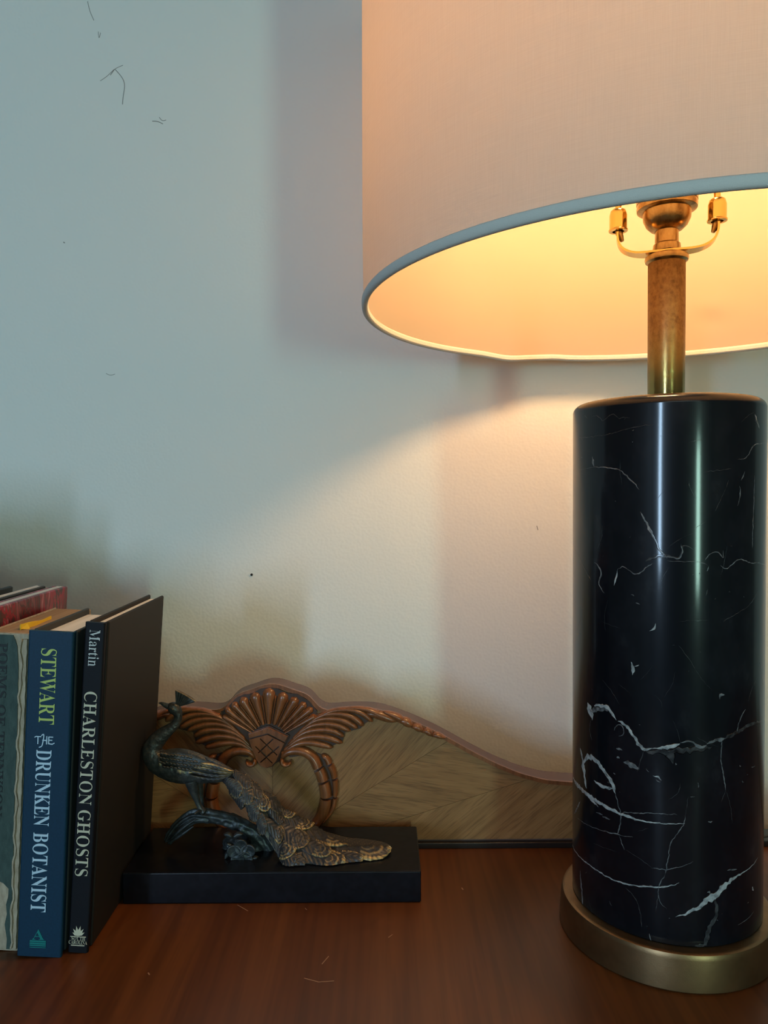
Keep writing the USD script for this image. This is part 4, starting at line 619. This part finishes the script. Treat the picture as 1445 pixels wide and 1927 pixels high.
for off, m, pts, w in [
    (A_, M_V3, [(240, 203), (280, 210), (300, 228), (330, 212), (370, 192), (400, 215), (430, 210), (465, 212)], 4), (A_, M_V3, [(160, 335), (260, 325), (400, 295), (520, 263), (610, 258)], 4),
    (A_, M_V3, [(165, 525), (250, 512)], 3), (A_, M_V2, [(250, 512), (330, 515), (400, 530), (460, 575), (505, 625), (522, 648)], (5, 6, 7, 9, 6, 3)), (A_, M_V2, [(238, 448), (244, 480), (250, 515)], (8, 22, 6)),
    (A_, M_V2, [(528, 780), (560, 840), (590, 900), (620, 960), (645, 1010), (692, 1062)], (6, 14, 16, 12, 14, 6)), (A_, M_V3, [(130, 990), (180, 1100), (230, 1190)], (3, 6, 8)), (A_, M_V2, [(252, 1082), (292, 1150), (276, 1205), (312, 1272)], (7, 12, 10, 7)),
    (A_, M_V1, [(368, 1226), (384, 1170), (390, 1132)], (6, 11, 5)), (A_, M_V2, [(390, 1132), (420, 1115), (500, 1155), (550, 1130), (602, 1092)], (6, 7, 6, 8, 6)), (A_, M_V3, [(560, 1080), (640, 1050), (700, 1046), (760, 1056), (790, 985), (850, 1012)], (20, 14, 8, 6, 8, 4)),
    (A_, M_V2, [(640, 1060), (700, 1050), (770, 1058), (782, 1000), (772, 975)], (6, 9, 8, 6, 3)), (A_, M_V2, [(690, 1078), (800, 1082), (900, 1090), (945, 1106)], 3), (A_, M_V2, [(918, 1072), (950, 1040), (1000, 1028), (1030, 1058), (1026, 1015)], (5, 6, 7, 6, 4)), (A_, M_V2, [(942, 1104), (934, 1140)], 9),
    (A_, M_V2, [(1012, 1105), (1040, 1126), (1090, 1092), (1130, 1066), (1170, 1080), (1230, 1090), (1290, 1115)], (4, 6, 6, 7, 6, 5, 3)), (A_, M_V3, [(1240, 1250), (1200, 1330), (1120, 1390), (1030, 1445)], 4), (A_, M_V2, [(1220, 560), (1216, 700), (1213, 800), (1206, 1000)], (2, 6, 7, 7)),
    (A_, M_V2, [(1222, 190), (1236, 238), (1248, 280)], (10, 26, 12)), (A_, M_V2, [(1300, 355), (1250, 370), (1206, 390), (1180, 440), (1120, 465)], (4, 4, 7, 5, 3)), (A_, M_V2, [(1162, 538), (1140, 592)], 9), (A_, M_V2, [(1130, 625), (1134, 680), (1116, 745)], (6, 8, 6)), (A_, M_V3, [(1065, 590), (1020, 700), (980, 780)], 3),
    (A_, M_V3, [(910, 540), (1080, 522)], 3), (A_, M_V1, [(474, 1688), (490, 1730), (482, 1768)], (14, 32, 8)), (A_, M_V1, [(494, 1716), (522, 1708)], 10), (A_, M_V1, [(620, 1455), (606, 1490), (585, 1502)], (7, 14, 7)), (A_, M_V2, [(474, 1280), (492, 1290)], 10), (A_, M_V2, [(502, 1330), (526, 1342)], 10), (A_, M_V2, [(1010, 1915), (1018, 1890), (1038, 1885)], (14, 26, 20)),
    (A_, M_V3, [(1250, 1690), (1262, 1760), (1272, 1826)], 4), (A_, M_V3, [(1232, 1775), (1205, 1850), (1180, 1927)], 5), (A_, M_V3, [(850, 910), (800, 930), (690, 1000)], 2), (A_, M_V3, [(1140, 240), (1180, 200), (1220, 180)], 2), (A_, M_V3, [(940, 1250), (925, 1290)], 6), (A_, M_V3, [(760, 1590), (830, 1680), (900, 1790), (960, 1860)], 3),
    (B_, M_V1, [(212, 70), (225, 120), (240, 178)], (26, 56, 12)), (B_, M_V1, [(250, 92), (330, 104), (370, 150), (385, 178)], (18, 26, 18, 8)), (B_, M_V2, [(235, 120), (290, 110), (340, 118)], (40, 34, 14)), (B_, M_V1, [(395, 180), (430, 200), (470, 245), (510, 310), (550, 350), (600, 348)], (10, 22, 22, 24, 20, 12)), (B_, M_V1, [(600, 348), (660, 345), (740, 330), (770, 325)], (10, 14, 32, 14)),
    (B_, M_V2, [(770, 315), (830, 302), (860, 318), (900, 345), (930, 330)], (8, 12, 14, 30, 16)), (B_, M_V2, [(930, 322), (990, 300), (1040, 290)], (8, 26, 30)), (B_, M_V3, [(1040, 290), (1090, 262), (1160, 225), (1260, 180)], (24, 28, 24, 16)), (B_, M_V3, [(560, 370), (760, 365), (960, 340)], (20, 40, 20)), (B_, M_V2, [(372, 240), (385, 212), (410, 205), (428, 232), (420, 268), (398, 270)], 5),
    (B_, M_V1, [(166, 345), (180, 420), (188, 500), (204, 590)], (12, 34, 36, 22)), (B_, M_V1, [(188, 440), (212, 402), (262, 420), (312, 490), (352, 552), (380, 622)], (16, 40, 34, 30, 30, 12)), (B_, M_V2, [(380, 622), (396, 690), (412, 760), (392, 862)], (10, 7, 7, 16)), (B_, M_V1, [(248, 542), (308, 582), (362, 588)], (12, 24, 14)),
    (B_, M_V1, [(122, 520), (168, 590), (230, 640), (300, 690), (400, 740), (500, 776), (600, 796), (700, 803), (800, 803)], (14, 34, 26, 24, 22, 14, 9, 7, 4)), (B_, M_V1, [(180, 600), (240, 660), (275, 705)], (14, 22, 6)), (B_, M_V2, [(418, 735), (520, 740), (640, 742), (752, 748)], (6, 6, 5, 4)), (B_, M_V2, [(430, 428), (470, 452), (522, 472)], (30, 46, 22)),
    (B_, M_V3, [(690, 360), (715, 400), (730, 440)], (60, 46, 14)), (B_, M_V3, [(820, 640), (800, 760)], 3), (B_, M_V2, [(800, 750), (780, 830), (738, 880), (700, 1000), (680, 1110)], (4, 6, 6, 6, 7)), (B_, M_V2, [(150, 770), (250, 828), (390, 868), (485, 886)], (3, 4, 6, 3)), (B_, M_V1, [(120, 930), (170, 1010), (260, 1080), (360, 1140), (480, 1175), (600, 1187), (700, 1182), (765, 1160)], (5, 8, 9, 9, 10, 10, 9, 4)),
    (B_, M_V1, [(740, 1365), (820, 1342), (900, 1292), (950, 1252), (1010, 1210), (1090, 1135), (1180, 1080), (1240, 1010)], (3, 16, 34, 50, 44, 20, 7, 3)), (B_, M_V2, [(164, 1085), (174, 1200), (182, 1325)], (12, 22, 16)), (B_, M_V2, [(1025, 300), (1018, 400), (1030, 500), (1045, 600)], (9, 8, 7, 7)), (B_, M_V3, [(1045, 600), (1075, 700), (1085, 800)], 4), (B_, M_V3, [(1045, 600), (1020, 670)], 5),
    (B_, M_V2, [(1165, 112), (1132, 178), (1112, 255)], (9, 8, 5)), (B_, M_V2, [(402, 880), (432, 962)], 6), (B_, M_V3, [(440, 960), (560, 1040), (600, 1075)], 3), (B_, M_V2, [(600, 1068), (660, 1080), (740, 1072), (850, 1035)], (8, 7, 4, 3)), (B_, M_V2, [(680, 1110), (640, 1210), (660, 1290), (690, 1320)], (6, 5, 4, 3)), (B_, M_V3, [(640, 1210), (620, 1340)], 4), (B_, M_V3, [(440, 1190), (500, 1260), (530, 1350), (540, 1430)], 5),
    (B_, M_V2, [(585, 1468), (594, 1515)], 11), (B_, M_V3, [(980, 1260), (988, 1350), (942, 1450), (925, 1540)], (20, 26, 34, 40)), (B_, M_V3, [(860, 1545), (925, 1535)], 30), (B_, M_V1, [(1204, 1190), (1214, 1206)], 24), (B_, M_V2, [(1215, 1335), (1180, 1375), (1120, 1415)], 4), (B_, M_V1, [(606, 514), (640, 526), (658, 540)], (6, 18, 8)), (B_, M_V2, [(622, 536), (650, 552)], 9),
    (B_, M_V2, [(262, 735), (302, 752)], 12), (B_, M_V2, [(300, 760), (345, 778)], 12), (B_, M_V2, [(130, 742), (148, 705), (168, 668)], (20, 16, 6)), (B_, M_V2, [(832, 640), (858, 640)], 8), (B_, M_V2, [(878, 555), (880, 585)], 12), (B_, M_V2, [(940, 795), (964, 788)], 14), (B_, M_V2, [(1200, 466), (1222, 452)], 8), (B_, M_V2, [(1128, 452), (1138, 456)], 10), (B_, M_V2, [(1144, 548), (1154, 552)], 12),
    (B_, M_V2, [(1056, 1080), (1112, 1078)], 14), (B_, M_V2, [(936, 1215), (952, 1222)], 30), (B_, M_V2, [(564, 470), (580, 492)], 6), (B_, M_V2, [(740, 440), (750, 446)], 12), (B_, M_V2, [(368, 494), (378, 506)], 12), (B_, M_V3, [(340, 1270), (356, 1300)], 14), (B_, M_V3, [(550, 350), (530, 430), (510, 490)], 6), (B_, M_V3, [(232, 170), (222, 230), (236, 300)], 5), (B_, M_V3, [(770, 560), (760, 610), (700, 660)], 4), (B_, M_V2, [(384, 350), (420, 360)], 22), (B_, M_V2, [(386, 402), (404, 408)], 26)]:
    vein(pts, w, m, off)
for _ in range(26):   # hairlines crossing the face
    u, v = vr.uniform(150, 1150), vr.uniform(150, 3300); a = vr.uniform(0, PI); l = vr.uniform(50, 200); q = [(u, v), (u + l * .5 * math.cos(a) + vr.uniform(-15, 15), v + l * .5 * math.sin(a)), (u + l * math.cos(a), v + l * math.sin(a))]
    vein(q, (1.5, 2.4, 1.2), M_V3, A_)
for _ in range(34):
    u, v = vr.uniform(150, 1220), vr.uniform(200, 3350); vein([(u, v), (u + vr.uniform(4, 12), v + vr.uniform(-6, 6))], vr.uniform(4, 9), M_V2 if vr.random() < .5 else M_V3, A_, .6)
# pole and socket
RP = .0237 * L
obj('pole', lathe([(0, zt), (RP, zt), (RP, Z(.3055)), (0, Z(.3055))], 96, LX, LY), M_POLE, lp, 40)
obj('collar', lathe([(0, Z(.300)), (RP, Z(.3010)), (.0270 * L, Z(.3035)), (.0278 * L, Z(.3065)), (.0272 * L, Z(.3100)), (.0225 * L, Z(.3125)), (.0165 * L, Z(.3125)), (0, Z(.3125))], 72, LX, LY), M_BRASS, lp, 30)
obj('neck', lathe([(.0172 * L, Z(.3165)), (.0178 * L, Z(.320)), (.0172 * L, Z(.3255)), (.0150 * L, Z(.3275)), (.0147 * L, Z(.346)), (0, Z(.346))], 64, LX, LY), M_BRASS, lp, 30)
obj('socket_cap', lathe([(.0150 * L, Z(.3435)), (.0205 * L, Z(.3455)), (.0262 * L, Z(.3510)), (.0300 * L, Z(.3590)), (.0306 * L, Z(.3660)), (.0310 * L, Z(.3690)), (.0355 * L, Z(.3700)), (.0380 * L, Z(.3715)), (.0385 * L, Z(.3755)), (.0380 * L, Z(.3790)), (.0376 * L, Z(.3796)), (.0386 * L, Z(.3805)), (.0388 * L, Z(.3870)), (.0378 * L, Z(.3890)), (0, Z(.3890))], 96, LX, LY), M_BRASS, lp, 28)
obj('socket_shell', lathe([(.0340 * L, Z(.3885)), (.0340 * L, Z(.47)), (.031 * L, Z(.475)), (0, Z(.475))], 64, LX, LY), M_BRASS, lp, 30)
ZB = Z(.2413 + .335)
bl = [(.0, Z(.470)), (.013, Z(.472)), (.0135, Z(.49)), (.018, ZB - .032), (.0265, ZB - .012), (.029, ZB + .003), (.026, ZB + .017), (.015, ZB + .027), (.0, ZB + .0295)]
s = spline(bl, 30); s[:, 0] = np.maximum(s[:, 0], 0)
M_BULB = usdkit.material(stage, '/World/Looks/lit_bulb', {'e': ('emission', {'color': BULB_COLOR, 'strength': BULB_POWER})}, surface='e.emission')
obj('bulb', lathe(s, 40, LX, LY), M_BULB, lp, True, label='lit warm bulb')
# harp: flat saddle, two sleeves, wire, finial
sx, sy = .0590 * L, -.0180 * L; hd = np.array([sx, sy, 0]); hd /= np.linalg.norm(hd); RH = math.hypot(sx, sy); pn = np.array([-hd[1], hd[0], 0]); C0 = np.array([LX, LY, 0])
prof = [(-RH, Z(.356)), (-RH - .0005, Z(.343)), (-RH + .0018, Z(.327)), (-RH * .72, Z(.3180)), (-RH * .45, Z(.3155)), (0, Z(.3150)), (RH * .45, Z(.3155)), (RH * .72, Z(.3180)), (RH - .0018, Z(.327)), (RH + .0005, Z(.343)), (RH, Z(.356))]
q = spline(prof, 90); t = np.gradient(q, axis=0); t /= np.linalg.norm(t, axis=1, keepdims=True); n2 = np.c_[-t[:, 1], t[:, 0]]; hw = np.interp(np.abs(np.linspace(-1, 1, 90)), [0, .5, .8, 1], [.0105, .0066, .0060, .0046]) * .8; V = []
for (a, b_), m_, w_ in zip(q, n2, hw):
    c = C0 + hd * a + [0, 0, b_]; nn = hd * m_[0] + np.array([0, 0, m_[1]]); V.append([c - pn * w_ - nn * .0007, c + pn * w_ - nn * .0007, c + pn * w_ + nn * .0007, c - pn * w_ + nn * .0007])
obj('harp_saddle', grid(np.array(V), True, True), M_BRIGHT, lp, 30)
for s_ in (-1, 1):
    c = C0 + hd * RH * s_
    obj('harp_sleeve', lathe([(.0040, Z(.3495)), (.0064, Z(.3498)), (.0066, Z(.3515)), (.0060, Z(.3535)), (.0060, Z(.3710)), (.0052, Z(.3770)), (.0036, Z(.3795)), (0, Z(.3800))], 40, c[0], c[1]), M_BRIGHT, lp, 40)
    obj('harp_clip', tube([c + [0, 0, Z(.352)], c - hd * .0015 * s_ + [0, 0, Z(.342)], c - hd * .0028 * s_ + [0, 0, Z(.336)]], [.0026, .0022, .0012], 10, 8), M_BRASS, lp, 30)
STOP = Z(.2413 + .72)
w_ = [(-RH, Z(.379)), (-RH, Z(.43)), (-RH * 1.25, Z(.52)), (-RH * 1.35, Z(.66)), (-RH * 1.1, Z(.82)), (-RH * .5, STOP - .022), (0, STOP - .016)]; w_ += [(-a, b_) for a, b_ in w_[::-1][1:]]
q = spline(w_, 120); obj('harp_wire', tube([C0 + hd * a + [0, 0, b_] for a, b_ in q], .0022, 12), M_BRIGHT, lp, 40)
obj('finial', lathe([(0, STOP - .018), (.006, STOP - .016), (.006, STOP - .008), (.003, STOP - .004), (.009, STOP + .004), (.006, STOP + .014), (0, STOP + .018)], 32, LX, LY), M_BRIGHT, lp, 30)
# shade
RS, zs = .4048 * L, Z(.2413)
NF = {'g': ('geometry', {}), 'm': ('mapping', {'scale': (2600, 2600, 60)}), 'n': ('noise_texture', {'scale': 1.0, 'detail': 2.0}), 'm2': ('mapping', {'scale': (50, 50, 2600)}), 'n2': ('noise_texture', {'scale': 1.0, 'detail': 2.0}), 'ad': ('math', {'math_type': 'add'}),
      'b': ('bump', {'strength': .22, 'distance': .0004}), 'r': ('map_range', {'from_min': .6, 'from_max': 1.4, 'to_min': .88, 'to_max': 1.0}), 'c': ('mix', {'mix_type': 'multiply', 'fac': 1.0, 'color1': (.80, .75, .68)}), 'd': ('diffuse_bsdf', {}), 't': ('translucent_bsdf', {'color': (.84, .76, .66)}), 'x': ('mix_closure', {'fac': .34})}
KF = [('g.position', 'm.vector'), ('m.vector', 'n.vector'), ('g.position', 'm2.vector'), ('m2.vector', 'n2.vector'), ('n.fac', 'ad.value1'), ('n2.fac', 'ad.value2'), ('ad.value', 'b.height'), ('b.normal', 'd.normal'), ('ad.value', 'r.value'), ('r.result', 'c.color2'), ('c.color', 'd.color'), ('d.BSDF', 'x.closure1'), ('t.BSDF', 'x.closure2')]
M_SHADE = usdkit.material(stage, '/World/Looks/linen_shade', NF, KF, surface='x.closure')
M_TRIM = mat('linen_trim', (.66, .66, .62), .9, bump=((2200, 2200, 2200), .3, .0005))
def rim_dip(th): return -.0022 * np.exp(-((th - 1.95) / .10) ** 2) + .0008 * np.exp(-((th - 1.72) / .06) ** 2)
nth = 240; th = np.arange(nth) * 2 * PI / nth; zz = np.linspace(zs + .003, STOP - .002, 80); V = np.zeros((len(zz), nth, 3))
for i, z in enumerate(zz):
    k = math.exp(-(z - zs) / .02); dent = .0018 * np.exp(-((th - 1.02) / .055) ** 2 - ((z - (zs + .030)) / .010) ** 2) - .0012 * np.exp(-((th - 1.02) / .06) ** 2 - ((z - (zs + .046)) / .010) ** 2)
    r = RS - .0006 + .0006 * np.sin(3 * th + z * 9) * (1 - k) + dent; V[i] = np.c_[LX + r * np.cos(th), LY + r * np.sin(th), np.full(nth, z) + rim_dip(th) * k]
SHADE = obj('shade', grid(V, True), M_SHADE, lp, True, label='white linen drum shade glowing from the bulb inside')
M_LINER = usdkit.material(stage, '/World/Looks/shade_liner', {'d': ('diffuse_bsdf', {'color': (.56, .49, .41)}), 't': ('translucent_bsdf', {'color': (.85, .72, .58)}), 'x': ('mix_closure', {'fac': .42})}, [('d.BSDF', 'x.closure1'), ('t.BSDF', 'x.closure2')], surface='x.closure')
V2 = V.copy(); V2[..., :2] = [LX, LY] + (V[..., :2] - [LX, LY]) * (1 - .0012 / RS); obj('shade_liner', grid(V2, True), M_LINER, SHADE, True, label='smooth cream lining inside the shade')
def trim(z0, z1, name):
    pr = [(-.0032, z0 + .0016), (-.0022, z0 + .0002), (-.0006, z0), (.0008, z0 + .0010), (.0010, z0 + .003), (.0010, z1 - .001), (.0002, z1), (-.0014, z1), (-.0034, z1 - .0015), (-.0036, z0 + .004)]
    V = np.zeros((len(pr), nth, 3))
    for i, (d_, z) in enumerate(pr): V[i] = np.c_[LX + (RS + d_) * np.cos(th), LY + (RS + d_) * np.sin(th), z + rim_dip(th)]
    V = np.concatenate([V, V[:1]]); obj(name, grid(V, True), M_TRIM, SHADE, True)
trim(zs, zs + .0060, 'shade_trim'); trim(STOP - .010, STOP, 'shade_trim')
for a in (0.4, .4 + 2 * PI / 3, .4 + 4 * PI / 3): obj('shade_spoke', tube([C0 + [0, 0, STOP - .014], C0 + [RS * .5 * math.cos(a), RS * .5 * math.sin(a), STOP - .014], C0 + [(RS - .002) * math.cos(a), (RS - .002) * math.sin(a), STOP - .006]], .0018, 8, 12), M_BRIGHT, SHADE, 40)
M_CORD = mat('dark_cord', (.018, .014, .013), .4)
c = obj('power_cord', tube([(LX + .03, LY + RB + .006, TZ + .0031), (LX + .06, LY + .094, TZ + .0031), (.60 * L, 1.228 * L, TZ + .0031), (.66 * L, 1.2455 * L, TZ + .0031), (.80 * L, 1.248 * L, TZ + .0031), (1.1 * L, 1.24 * L, TZ + .0031), (1.5 * L, 1.20 * L, TZ + .0031)], .0030, 10, 90), M_CORD, None, 40)
tag(c, 'dark flexible power cord lying on the dresser behind the marble lamp', 'cord')
